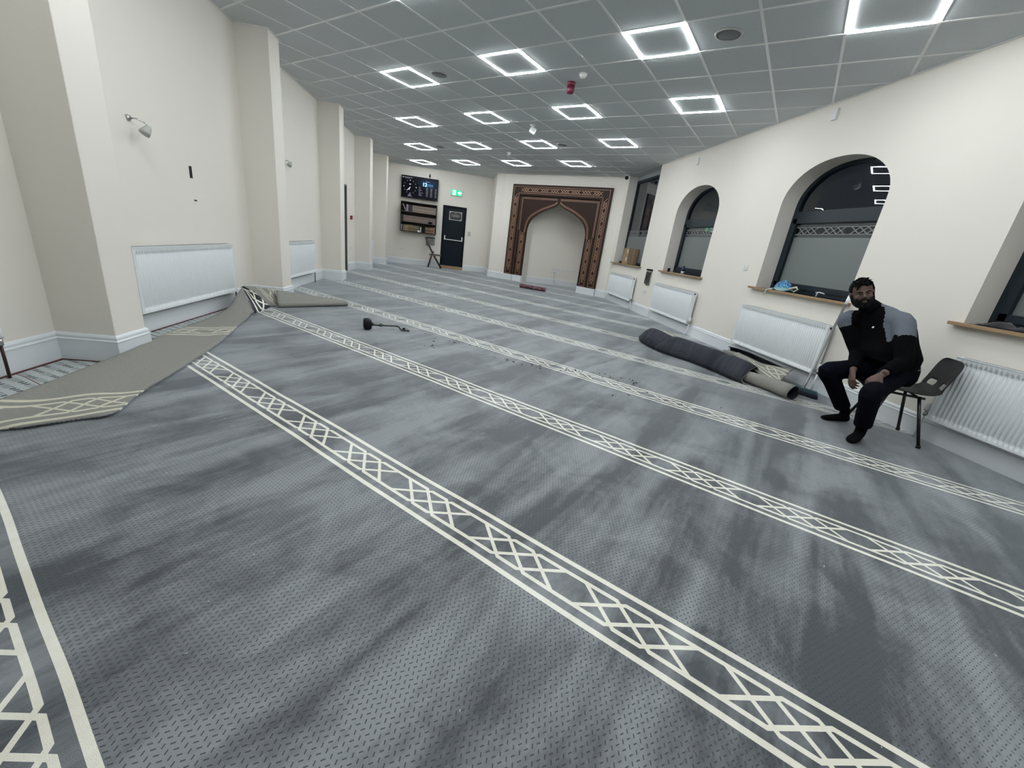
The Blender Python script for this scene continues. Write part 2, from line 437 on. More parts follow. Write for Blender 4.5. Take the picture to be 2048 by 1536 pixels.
for wi_, (kind, y0, y1) in enumerate(WIN):
    w_ = struct(empty('window_%d' % (wi_+1), (XG, (y0+y1)/2, ZS)), ['tall rectangular window beside the brown timber surround', 'smaller arched window between the two far radiators', 'large arched window with a blue cap on its sill', 'arched window cut by the right edge of the photo', 'arched window near the rear wall'][wi_], 'window')
    fr = MB(); a, b = y0, y1
    X0, X1 = XG-0.035, XG+0.035
    fw = 0.065
    if kind == 'arch':
        N = 36; o_ = [(a, ZS)]; i_ = [(a+fw, ZS+fw)]
        for k in range(N+1):
            t = math.cos(math.pi*k/N); y = (a+b)/2-(b-a)/2*t; yi = (a+b)/2-((b-a)/2-fw)*t
            o_.append((y, arch_z(y, a, b))); i_.append((yi, arch_z(yi, a+fw, b-fw, ZSP, ZR-fw*0.6)))
        o_.append((b, ZS)); i_.append((b-fw, ZS+fw))
        top = ZSP+ZR
    else:
        top = H-0.10
        o_ = [(a, ZS), (a, top+0.0), (b, top+0.0), (b, ZS)]; i_ = [(a+fw, ZS+fw), (a+fw, top-fw), (b-fw, top-fw), (b-fw, ZS+fw)]
    n = len(o_)
    for (xa, xb) in ((X0, X1),):
        io = [[fr.vert((x, *p)) for p in o_] for x in (xa, xb)]; ii = [[fr.vert((x, *p)) for p in i_] for x in (xa, xb)]
        for k in range(n):
            j = (k+1) % n
            fr.face((io[0][k], io[0][j], ii[0][j], ii[0][k])); fr.face((io[1][k], io[1][j], ii[1][j], ii[1][k]))
            fr.face((io[0][k], io[0][j], io[1][j], io[1][k])); fr.face((ii[0][k], ii[0][j], ii[1][j], ii[1][k]))
    fr.build('window_frame', M['darkmetal'], w_)
    if kind == 'arch':
        tr = MB(); tr.box((X0-0.004, a+0.03, 1.985), (X1, b-0.03, 2.075)); tr.box((X0-0.012, a+0.055, 1.925), (X1, b-0.055, 1.985))
        tr.box((X0-0.012, a+0.055, ZS+0.055), (X1, a+0.11, 1.985)); tr.box((X0-0.012, b-0.11, ZS+0.055), (X1, b-0.055, 1.985)); tr.box((X0-0.012, a+0.055, ZS+0.05), (X1, b-0.055, ZS+0.115))
        tr.build('transom', M['darkmetal'], w_)
    else:
        tr = MB(); tr.box((X0, a, top), (X1, b, H)); tr.build('head_panel', simple('grey_panel', (0.30, 0.33, 0.34), 0.6), w_)
    pn = MB(); pn.prism(o_, XG-0.006, XG+0.006, f=lambda x, y, h: (h, x, y)); pn.build('pane', M['pane'], w_)
    sl = MB(); sl.box((XR-0.07, a-0.07, ZS-0.028), (XR+0.001, b+0.07, ZS)); sl.box((XR, a, ZS-0.028), (X0+0.01, b, ZS))
    sl.build('window_sill', M['oak'], w_, bevel=0.003)

# qibla wall (turned), its recess
QA = math.radians(-41.3)
Q = Matrix.Rotation(QA, 4, 'Z')
def qw(u, v, z): return Q @ Vector((u, v, z))
V0 = 7.27
mb = MB()
def qbox(mb, u0, u1, v0, v1, z0, z1, mi=0): mb.box((u0, v0, z0), (u1, v1, z1), mi, Q)
qbox(mb, -2.98, -2.285, V0, V0+0.057, -0.05, H); qbox(mb, 0.445, 1.12, V0, V0+0.057, -0.05, H); qbox(mb, -2.285, 0.445, V0, V0+0.057, 2.655, H)
qbox(mb, -2.98, -1.955, V0+0.057, V0+0.36, -0.05, H); qbox(mb, 0.145, 1.12, V0+0.057, V0+0.30, -0.05, H); qbox(mb, -1.955, 0.145, V0+0.057, V0+0.3, 2.56, H)
# angled return to the far wall
A0 = g2w(-3.22, 7.16); A1 = g2w(-2.98, V0)
mb.prism([(A0.x, A0.y), (A1.x, A1.y), (A1.x+0.35, A1.y+0.3), (2.6, YF+0.05), (2.28, YF+0.05)], -0.05, H)
mb.prism([(3.30, 7.10), (5.65, 7.10), (5.65, 7.25), (3.30, 7.25)], -0.05, H)
mb.prism([(3.5, 7.12), (3.58, 7.02), (5.6, 5.25), (5.6, 7.12)], 2.86, 2.9)
struct(mb.build('wall_qibla', M['wall']), 'cream angled end wall with the prayer niche recess', 'wall')

# skirtings
mb = MB()
path = [(XL, YB)]
for y0, y1 in PIERS:
    if y0 > DL1 and path[-1][1] < DL0: pass
    path += [(XL, y0), (XP, y0), (XP, y1), (XL, y1)]
# room lies to the right of this path when walking +Y, so walk it backwards
def split_path(p, cuts):
    out = []; cur = []
    for k, q in enumerate(p):
        cur.append(q)
        if k+1 < len(p):
            for c0, c1 in cuts:
                if q[1] <= c0 and p[k+1][1] >= c1 and q[0] == XL: cur.append((XL, c0)); out.append(cur); cur = [(XL, c1)]
    out.append(cur); return out
path.append((XL, YF))
for seg in split_path(path, [(DL0, DL1)]): polyline_extrude(mb, seg[::-1], SKIRT)
struct(mb.build('baseboard_left', M['trim']), 'white moulded skirting board around the left piers', 'skirting')
mb = MB(); polyline_extrude(mb, [(2.28, YF), (DX1+0.02, YF)], SKIRT); polyline_extrude(mb, [(DX0-0.02, YF), (XL, YF)], SKIRT)
struct(mb.build('baseboard_far', M['trim']), 'white skirting board of the far wall', 'skirting')
mb = MB()
pa = qw(0.14, V0, 0); pb = qw(1.12, V0, 0)
polyline_extrude(mb, [(XR, YB), (XR, 4.70)], SKIRT)
struct(mb.build('baseboard_right', M['trim']), 'white moulded skirting board below the windows', 'skirting')
mb = MB()
a = qw(-2.62, V0, 0); b = qw(-2.98, V0, 0)
polyline_extrude(mb, [(a.x, a.y), (b.x, b.y), (A0.x, A0.y), (2.28, YF)], SKIRT)
c = qw(1.13, V0, 0); d = qw(0.78, V0, 0); polyline_extrude(mb, [(c.x, c.y), (d.x, d.y)], SKIRT)
e1_ = qw(-1.94, V0+0.03, 0); e2_ = qw(-1.94, V0+0.33, 0)
polyline_extrude(mb, [(5.6, 7.10), (e2_.x+0.0, 7.10), (e1_.x, e1_.y)], SKIRT)
struct(mb.build('baseboard_qibla', M['trim']), 'white skirting board at the foot of the angled wall and niche', 'skirting')

# ------------------------------------------------------------------ ceiling lights
def led_proto():
    t = empty('led_frame_light', (0, 0, H), QA)
    m_ = MB(); o, i, z0, z1 = 0.287, 0.269, -0.009, 0.001
    for lo, hi in (((-o, -o), (o, -i)), ((-o, i), (o, o)), ((-o, -i), (-i, i)), ((i, -i), (o, i))):
        m_.box((lo[0], lo[1], z0), (hi[0], hi[1], z1))
    m_.build('light_strip', M['led'], t, local=True)
    m_ = MB(); o2 = 0.296
    for lo, hi in (((-o2, -o2), (o2, -o)), ((-o2, o), (o2, o2)), ((-o2, -o), (-o, o)), ((o, -o), (o2, o))):
        m_.box((lo[0], lo[1], -0.003), (hi[0], hi[1], z1))
    m_.build('edge_trim', M['white'], t, local=True)
    m_ = MB(); m_.box((-i, -i, -0.004), (i, i, 0.001)); m_.build('centre_tile', M['ceil'], t, local=True)
    return t
spots = []
for r in range(-2, 6):
    for i in range(-12, 14):
        a, b = 1.8*i-1.8*r, 1.8*r
        c4 = [g2w(a+da, b+db) for da in (0, .6) for db in (0, .6)]
        if all(-1.1 < p.x < 5.58 and YB+0.1 < p.y < YF-0.3 for p in c4) and b+0.6 < V0-0.2:
            spots.append((r, a+0.3, b+0.3))
rows = {}
for r, a, b in spots: rows.setdefault(r, []).append((a, b))
first = led_proto(); used = False
RN = {3: 'row nearest the far wall', 2: 'second row from the far wall', 1: 'third row from the far wall', 0: 'fourth row from the far wall', -1: 'fifth row from the far wall', -2: 'sixth row from the far wall', -3: 'seventh row from the far wall', -4: 'eighth row from the far wall'}
for r in sorted(rows, reverse=True):
    for k, (a, b) in enumerate(sorted(rows[r])):
        t = first if not used else copy_tree(first)
        used = True
        p = g2w(a, b, H); place(t, p, QA)
        tag(t, 'square frame light, %s from left in the %s' % (ORD[k], RN.get(r, 'rows behind the camera')), 'ceiling light', 'square frame lights in the ceiling')

# ------------------------------------------------------------------ underlay and the turned-back carpet
def underlay():
    m, nt, b = newmat('printed_underlay')
    p = mapping(nt, geo_pos(nt), (1, 1, 1), (0, 0, 0.45)); x, y, z = sep(nt, p)
    row = (y/0.075).floor(); xs = x+row*0.093
    cx_ = xs.mod(0.19); cy_ = y.mod(0.075)-0.0375
    q = cx_.mod(0.034)-0.017
    dots = ((q*q+cy_*cy_*0.5).lt(0.00013))*cx_.lt(0.102)
    ln = ((cy_-0.0).abs().lt(0.022))*(cy_.mod(0.012).lt(0.004))*cx_.gt(0.108)
    red = ((y+(x*9.0)._m('SINE')*0.012).mod(0.52)-0.26).abs().lt(0.0035)
    n = noise(nt, p, 30.0, 3)
    c = mixc(nt, n, (0.36, 0.39, 0.39), (0.50, 0.53, 0.53))
    c = mixc(nt, dots.mx(ln), c, (0.06, 0.07, 0.075)); c = mixc(nt, red, c, (0.14, 0.025, 0.025))
    nt.links.new(c, b.inputs['Base Color']); b.inputs['Roughness'].default_value = 0.6
    return m
mb = MB(); mb.box((XL-0.02, YB, -0.012), (-0.9, -0.3, -0.004))
tag(mb.build('carpet_underlay', underlay()), 'grey printed underlay bared beside the left skirting where the carpet is turned back', 'underlay')
mb = MB()
gp = [(XL+0.001, YB)]
for y0, y1 in PIERS[:3]: gp += [(XL+0.001, y0-0.021), (XP+0.021, y0-0.021), (XP+0.021, y1+0.021), (XL+0.001, y1+0.021)]
for k in range(len(gp)-1):
    if k == 0: a = Vector((XL+0.021, gp[0][1])); b = Vector((XL+0.021, gp[1][1]))
# gripper strip with reddish stain along the skirting, under the lifted edge
for (x0, y0, x1, y1) in ((XL+0.022, -6.42, XL+0.047, -3.84), (XL+0.022, -3.84, XP, -3.835+0.0), (XL+0.022, -3.48, XL+0.047, -0.83), (XL+0.022, -0.845, XP+0.02, -0.823)):
    mb.box((x0, y0, -0.004), (min(x1, x0+0.014) if x1-x0 < 0.1 else x1, max(y1, y0+0.008), 0.002))
tag(mb.build('gripper_strip', simple('red_brown_strip', (0.09, 0.022, 0.02), 0.8, var=0.5, scale=30)), 'thin red-brown gripper strip against the foot of the left skirting', 'gripper strip')

FL = [  # fold y, fold x, loop height, outer x, outer y, outer z
 (-7.6, -1.08, .05, -1.00, -7.6, .01), (-6.4, -1.06, .07, -0.95, -6.4, .01), (-5.3, -1.05, .08, -0.97, -5.30, .02), (-4.95, -1.05, .08, -0.90, -4.98, .012), (-4.72, -1.05, .08, -0.80, -4.92, .012), (-4.50, -1.05, .08, -0.66, -4.80, .012),
 (-4.30, -1.06, .082, -0.545, -4.70, .012), (-4.04, -1.07, .085, -0.615, -4.39, .012), (-3.80, -1.08, .09, -0.66, -3.98, .012), (-3.55, -1.12, .085, -0.69, -3.745, .012), (-3.3, -1.19, .07, -0.74, -3.45, .012),
 (-2.95, -1.25, .05, -0.80, -3.10, .012), (-2.6, -1.28, .042, -0.88, -2.76, .012), (-2.3, -1.29, .045, -0.95, -2.47, .012), (-2.05, -1.30, .06, -1.00, -2.24, .014), (-1.86, -1.31, .11, -1.04, -2.05, .02), (-1.72, -1.31, .20, -1.07, -1.92, .03), (-1.60, -1.30, .285, -1.085, -1.80, .03)]
def lerp(a, b, t): return a+(b-a)*t
rowsP = []; rowsU = []
for fy, fx, hz, ox, oy, oz in FL:
    F = Vector((fx, fy)); O = Vector((ox, oy)); d = (O-F).length; dr = (O-F)/d
    P = []; Uc = []
    pts = [(0.05, 0.001), (0.012, 0.002), (-0.012, hz*0.25), (-0.016, hz*0.6), (0.0, hz*0.92), (0.035, hz)]
    nseg = 9
    for k in range(1, nseg+1):
        t = k/nseg; e = (1-t)**1.4
        pts.append((0.035+(d-0.035)*t, oz+(hz-oz)*e+0.006*math.sin(6*fy+5*t)*t*(1-t)*4))
    arc = -0.05; last = None
    for s_, z_ in pts:
        if last is not None: arc += math.hypot(s_-last[0], z_-last[1])
        last = (s_, z_)
        p = F+dr*s_; P.append(Vector((p.x, p.y, z_)))
        Uc.append(w2g(F.x-arc*dr.x, F.y+arc*dr.y))
    rowsP.append(P); rowsU.append(Uc)
def resample(rows, n):
    """catmull-rom in the row direction for smooth patches"""
    out = []
    m = len(rows)
    for i in range((m-1)*n+1):
        k = min(i//n, m-2); t = (i-k*n)/n
        r0, r1, r2, r3 = rows[max(k-1, 0)], rows[k], rows[k+1], rows[min(k+2, m-1)]
        row = []
        for a, b, c, d in zip(r0, r1, r2, r3):
            a, b, c, d = Vector(a), Vector(b), Vector(c), Vector(d)
            row.append(0.5*((2*b)+(c-a)*t+(2*a-5*b+4*c-d)*t*t+(3*b-a-3*c+d)*t**3))
        out.append(row)
    return out
def sheet(name, rows, uvrows, mats, parent, thick=0.010, n=4, mo=0):
    R_ = resample(rows, n); U_ = resample(uvrows, n)
    mb = MB(); mb.grid(R_)
    uv = [tuple(p) for r in U_ for p in r]
    o = mb.build(name, mats, parent, uvf=uv)
    q = o.modifiers.new('thickness', 'SOLIDIFY'); q.thickness = thick; q.offset = 0
    if mo: q.material_offset = 1; q.material_offset_rim = 1
    return o
flap = tag(empty('turned_back_carpet', (-1.0, -3.0, 0)), 'carpet edge folded back along the left wall showing its beige underside', 'carpet')
CB = [M['backing'], M['carpet']]
sheet('folded_edge', rowsP, rowsU, CB, flap, mo=1)
# upright corner: pile face behind the ridge, its shade painted by darker pile, then the wave of backing and the rolled end
ridge = [(-1.30, -1.60, .285), (-1.25, -1.62, .215), (-1.19, -1.66, .13), (-1.13, -1.73, .06), (-1.09, -1.80, .015)]
mid = [(-1.30, -1.56, .29), (-1.245, -1.42, .215), (-1.20, -1.36, .14), (-1.15, -1.32, .06), (-1.10, -1.30, .012)]
r2 = [(Vector(a)+Vector(b))/2+Vector((-0.02, 0.02, -0.02)) for a, b in zip(ridge, mid)]
uvr = [[(0.30+0.07*j, -2.02+k*0.10) for j in range(5)] for k in range(3)]
sheet('upright_corner', [ridge, r2, mid], uvr, [M['shadepile'], M['backing']], flap, 0.008, 3, mo=1)
hump = [mid,
        [(-1.28, -1.42, .275), (-1.24, -1.33, .22), (-1.20, -1.28, .14), (-1.14, -1.26, .07), (-1.08, -1.27, .02)],
        [(-1.24, -1.22, .235), (-1.22, -1.18, .20), (-1.19, -1.18, .14), (-1.12, -1.19, .07), (-1.04, -1.24, .02)],
        [(-1.19, -1.03, .205), (-1.17, -1.01, .18), (-1.15, -1.02, .13), (-1.08, -1.08, .07), (-1.00, -1.20, .02)]]
uvh = [[(-1.45+0.16*k+0.02*j, -2.10+0.05*j+0.07*k) for j in range(5)] for k in range(4)]
uvh = [[(0.2+0.07*j, -2.22+0.17*k) for j in range(5)] for k in range(4)]
sheet('raised_wave', hump, uvh, CB, flap, 0.008, 4, mo=1)
cr = []
for t in [k/10 for k in range(11)]:
    b0 = Vector((-1.03, -1.27, 0)).lerp(Vector((-0.30, -0.62, 0)), t)
    top = Vector((-1.15, -0.99, 0.185)).lerp(Vector((-0.36, -0.50, 0.05)), t)
    r = lerp(0.034, 0.030, t); nrm = Vector((-0.66, 0.75, 0)).normalized()
    row = []
    for k in range(9):
        q = math.radians(-60-26*k)                # from under, round the front and over the top
        row.append(b0+Vector((0, 0, r+0.004))+(nrm*math.cos(q)+Vector((0, 0, math.sin(q))))*r)
    end = row[-1]
    for k in range(1, 7):
        s_ = k/6; p = row[8].lerp(top, s_); p.z += 0.03*math.sin(math.pi*s_)*(1-t)
        row.append(p)
    cr.append(row)
uvc = [[(5.0+0.1*i, 0.05+0.02*j) for j in range(15)] for i in range(11)]
sheet('rolled_end', cr, uvc, CB[::-1], flap, 0.008, 2, mo=1)

# ------------------------------------------------------------------ removed carpet piece by the right wall
roll = tag(empty('carpet_offcut', (4.7, -2.2, 0)), 'dark crumpled roll of carpet offcut lying on the floor by the right wall', 'carpet offcut')
def crease(L, a):
    face = max(0.0, -math.cos(a-0.5))
    return sum(dep_*face*math.exp(-((L-c_-0.10*math.sin(a))/w_)**2) for c_, w_, dep_ in ((0.62, 0.05, 0.30), (0.78, 0.10, -0.10), (1.45, 0.04, 0.16), (1.56, 0.07, -0.08), (0.30, 0.12, -0.06)))
def carpet_tube(name, st, mats, uvf_, mo=1, seg=22, gap=0.0, n=3, thick=0.010):
    """st: (x, y, z, rx, rz, ang)"""
    rows = []; uvs = []; L = 0
    for k, (x, y, z, rx, rz, an) in enumerate(st):
        if k: L += math.hypot(x-st[k-1][0], y-st[k-1][1])
        k0, k1 = max(k-1, 0), min(k+1, len(st)-1)
        d = Vector((st[k1][0]-st[k0][0], st[k1][1]-st[k0][1], 0)).normalized(); nn = Vector((-d.y, d.x, 0))
        row = []; ur = []
        for j in range(seg+1):
            a = math.radians(an)+(2*math.pi-gap)*j/seg
            spiral = 1.0-0.10*j/seg
            wob = 1+0.07*math.sin(3*a+4*L)+0.05*math.sin(9*L+a*2)-crease(L, a)
            row.append(Vector((x, y, z))+nn*math.cos(a)*rx*spiral*wob+Vector((0, 0, 1))*math.sin(a)*rz*spiral*wob)
            ur.append(uvf_(L, a))
        rows.append(row); uvs.append(ur)
    for r in rows:
        for p in r: p.z = max(p.z, 0.008)
    return sheet(name, rows, uvs, mats, roll, thick, n, mo=mo)
RS = [(-0.93, 4.35, 4.41, .10, 4.47), (-0.98, 4.27, 4.39, .16, 4.55), (-1.08, 4.21, 4.38, .215, 4.62), (-1.28, 4.18, 4.37, .25, 4.69), (-1.50, 4.185, 4.385, .252, 4.73), (-1.62, 4.20, 4.42, .222, 4.74), (-1.66, 4.215, 4.46, .190, 4.75), (-1.71, 4.21, 4.42, .235, 4.75),
      (-1.90, 4.29, 4.44, .250, 4.76), (-2.18, 4.45, 4.58, .238, 4.84), (-2.42, 4.52, 4.66, .236, 4.90), (-2.50, 4.545, 4.72, .212, 4.93), (-2.57, 4.56, 4.70, .232, 4.94), (-2.78, 4.60, 4.78, .225, 4.98), (-2.96, 4.66, 4.84, .195, 5.00)]
rr, ru = [], []
for i, (y_, xf, xr_, zr, xb) in enumerate(RS):
    prof_ = [(xf+.05, .012), (xf+.005, .016), (xf-.010, .055), (lerp(xf, xr_, .25), zr*.58), (lerp(xf, xr_, .55), zr*.85), (lerp(xf, xr_, .85), zr*.985), (lerp(xr_, xb, .12), zr), (lerp(xr_, xb, .35), zr*.93), (lerp(xr_, xb, .65), zr*.66), (lerp(xr_, xb, .9), zr*.3), (xb, .015)]
    sk = 0.22 if i >= len(RS)-2 else 0.0          # the cut end runs diagonally
    w_ = max(0.0, min(1.0, (y_+2.05)/0.5))
    rr.append([(x_, y_+(sk*(j/10.0-0.25) if i == len(RS)-1 else sk*0.4*(j/10.0-0.25)), z_) for j, (x_, z_) in enumerate(prof_)])
    ru.append([(y_*-0.9+0.02*j, -3.86+w_*0.155*max(0, j-1.5)) for j in range(11)])
sheet('rolled_section', [r[::-1] for r in rr], [r[::-1] for r in ru], [M['shadepile'], M['backing']], roll, 0.010, 3, mo=1)
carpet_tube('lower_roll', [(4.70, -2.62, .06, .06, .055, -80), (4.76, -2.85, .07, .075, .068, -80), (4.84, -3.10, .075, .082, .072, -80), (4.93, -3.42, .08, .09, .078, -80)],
            [M['backing'], M['shadepile']], lambda L, a: (L+a*0.05, 0.2+a*0.06), gap=0.6)
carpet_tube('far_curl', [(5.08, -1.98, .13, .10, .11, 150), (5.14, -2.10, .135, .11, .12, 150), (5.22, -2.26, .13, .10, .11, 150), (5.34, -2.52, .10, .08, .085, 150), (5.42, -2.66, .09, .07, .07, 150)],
            [M['backing'], M['shadepile']], lambda L, a: (L+a*0.05, -0.1+a*0.03), gap=1.2)
sh = [[(4.86, -2.42, .22), (4.97, -2.36, .235), (5.10, -2.30, .19), (5.24, -2.28, .13), (5.40, -2.28, .12)],
      [(4.86, -2.66, .19), (4.98, -2.58, .19), (5.12, -2.50, .16), (5.27, -2.45, .13), (5.44, -2.42, .13)],
      [(4.88, -2.92, .13), (5.00, -2.84, .135), (5.14, -2.74, .14), (5.30, -2.64, .15), (5.46, -2.58, .15)],
      [(4.92, -3.15, .09), (5.05, -3.06, .10), (5.20, -2.96, .13), (5.34, -2.84, .16), (5.48, -2.74, .17)]]
us = [[(2.0+0.20*k, -3.44+0.10*j+0.03*k) for j in range(5)] for k in range(4)]
sheet('upturned_sheet', sh, us, [M['backing'], M['backing']], roll, 0.010, 4, mo=1)

# ------------------------------------------------------------------ prayer niche surround
ms = tag(empty('mihrab_surround', (*qw(-0.917, V0, 0).xy, 0.0), QA), 'dark walnut prayer niche surround with pointed arch and copper lattice inlay', 'mihrab')
UC = -0.917
def lat_segments(P, h):
    k = P/0.516; S_ = []
    for t in (0.087, 0.218, 0.349): S_.append(((t*k, h), ((t+0.165)*k, -h)))
    for t in (0.254, 0.385, 0.516): S_.append(((t*k, h), ((t-0.165)*k, -h)))
    S_ += [((0.385*k, h), ((0.218+0.516)*k, h)), ((0.254*k, h), (0.349*k, h)), ((0.383*k, -h), ((0.220+0.516)*k, -h)), ((0.252*k, -h), (0.351*k, -h))]
    return S_
def ribbon(mb, a, b, w, f):
    a = Vector(a); b = Vector(b); d = (b-a).normalized(); n = Vector((-d.y, d.x))*w/2; e = d*w*0.4
    mb.prism([tuple(a-e+n), tuple(a-e-n), tuple(b+e-n), tuple(b+e+n)], 0, 0.004, f=f)
def lattice(mb, p0, p1, h, P, w, f, lines=0.105):
    p0 = Vector(p0); p1 = Vector(p1); L = (p1-p0).length; d = (p1-p0)/L; n = Vector((-d.y, d.x))
    cnt = max(1, round(L/P)); P = L/cnt
    for c in range(cnt):
        for (a, b) in lat_segments(P, h):
            for q in (0,):
                A = a[0]+c*P; B = b[0]+c*P
                if max(A, B) > L: continue
                ribbon(mb, p0+d*A+n*a[1], p0+d*B+n*b[1], w, f)
def loop(mb, pts, w, f, closed=True):
    for k in range(len(pts)-(0 if closed else 1)): ribbon(mb, pts[k], pts[(k+1) % len(pts)], w, f)
YO = -0.055                                   # front of the outer frame, in the surround's own axes
def fo(x, y, h): return (x, YO-h, y)
mb = MB(); a, b, zt, z0 = -1.683, 1.682, 2.955, 0.203
fw_ = 0.315
def lb(mb, x0, x1, y0, y1, z0, z1): mb.box((x0, y0, z0), (x1, y1, z1))
lb(mb, a, a+fw_, YO, 0.0, z0, zt); lb(mb, b-fw_, b, YO, 0.0, z0, zt); lb(mb, a+fw_, b-fw_, YO, 0.0, zt-fw_, zt)
of = mb.build('outer_frame', M['walnut'], ms, local=True, bevel=0.004)
mb = MB()
cxL, cxR, czT = a+fw_/2, b-fw_/2, zt-fw_/2
lattice(mb, (cxL, z0+0.06), (cxL, czT-0.12), 0.05, 0.36, 0.009, fo); lattice(mb, (cxR, z0+0.06), (cxR, czT-0.12), 0.05, 0.36, 0.009, fo); lattice(mb, (cxL+0.12, czT), (cxR-0.12, czT), 0.05, 0.36, 0.009, fo)
g = 0.095
loop(mb, [(cxL-g, z0+0.03), (cxL-g, czT+g), (cxR+g, czT+g), (cxR+g, z0+0.03)], 0.008, fo, False)
loop(mb, [(cxL+g, z0+0.03), (cxL+g, czT-g), (cxR-g, czT-g), (cxR-g, z0+0.03)], 0.008, fo, False)
for c_ in (cxL, cxR): ribbon(mb, (c_-g, z0+0.03), (c_+g, z0+0.03), 0.008, fo)
mb.build('inlay', M['inlay'], of, local=True)
# inner panel with the ogee arch
half = [(1.035, z0), (1.035, 1.58), (1.03, 1.68), (1.0, 1.80), (0.94, 1.92), (0.85, 2.02), (0.72, 2.11), (0.56, 2.20), (0.42, 2.26), (0.28, 2.31), (0.16, 2.355), (0.08, 2.40), (0.03, 2.44), (0.0, 2.50)]
ia, ib, izt = a+fw_-0.01, b-fw_+0.01, zt-fw_+0.01
YI0, YI1 = 0.005, 0.050
mb = MB()
cU = (-1.94+0.14)/2-UC
for sgn in (-1, 1):
    for k in range(len(half)-1):
        (w0, h0), (w1, h1) = half[k], half[k+1]
        xo = ib if sgn > 0 else ia
        if h1 > h0+1e-6:
            q = [(cU+sgn*w0, h0), (xo, h0), (xo, h1), (cU+sgn*w1, h1)]
            mb.prism(q if sgn > 0 else q[::-1], YI0, YI1, f=lambda x, y, h: (x, h, y))
mb.box((ia, YI0, 2.50), (ib, YI1, izt))
ip = mb.build('arch_panel', M['walnut'], ms, local=True)
def fi(x, y, h): return (x, YI0-h, y)
mb = MB()
for sgn in (-1, 1):
    lc = cU+sgn*(1.035+0.155)
    lattice(mb, (lc, z0+0.06), (lc, 1.56), 0.042, 0.36, 0.008, fi)
    for off in (0.055, 0.085):
        pts = [(cU+sgn*(w_+off*(1.0 if h_ < 1.9 else max(0.25, w_/1.0))), h_+(0 if h_ < 1.7 else off*0.9)) for w_, h_ in half[1:-1]]
        loop(mb, pts, 0.008, fi, False)
    for off in (0.06, 0.09):
        xo = ib-off if sgn > 0 else ia+off
        loop(mb, [(xo, 1.62), (xo, izt-off), (cU+sgn*0.06, izt-off)], 0.008, fi, False)
    loop(mb, [(lc-0.08, 1.60), (lc-0.08, z0+0.03), (lc+0.08, z0+0.03), (lc+0.08, 1.60)], 0.008, fi, False)
mb.build('inlay', M['inlay'], ip, local=True)
mb = MB()
for x0, x1, yy in ((a-0.005, a+fw_+0.002, YO-0.012), (a+fw_+0.002, cU-1.035, 0.0), (b-fw_-0.002, b+0.005, YO-0.012), (cU+1.035, b-fw_-0.002, 0.0)):
    mb = MB(); mb.box((x0, yy, 0), (x1, 0.05 if yy > -0.05 else 0.0, 0.20)); mb.build('plinth', M['trim'], ms, local=True, bevel=0.003)

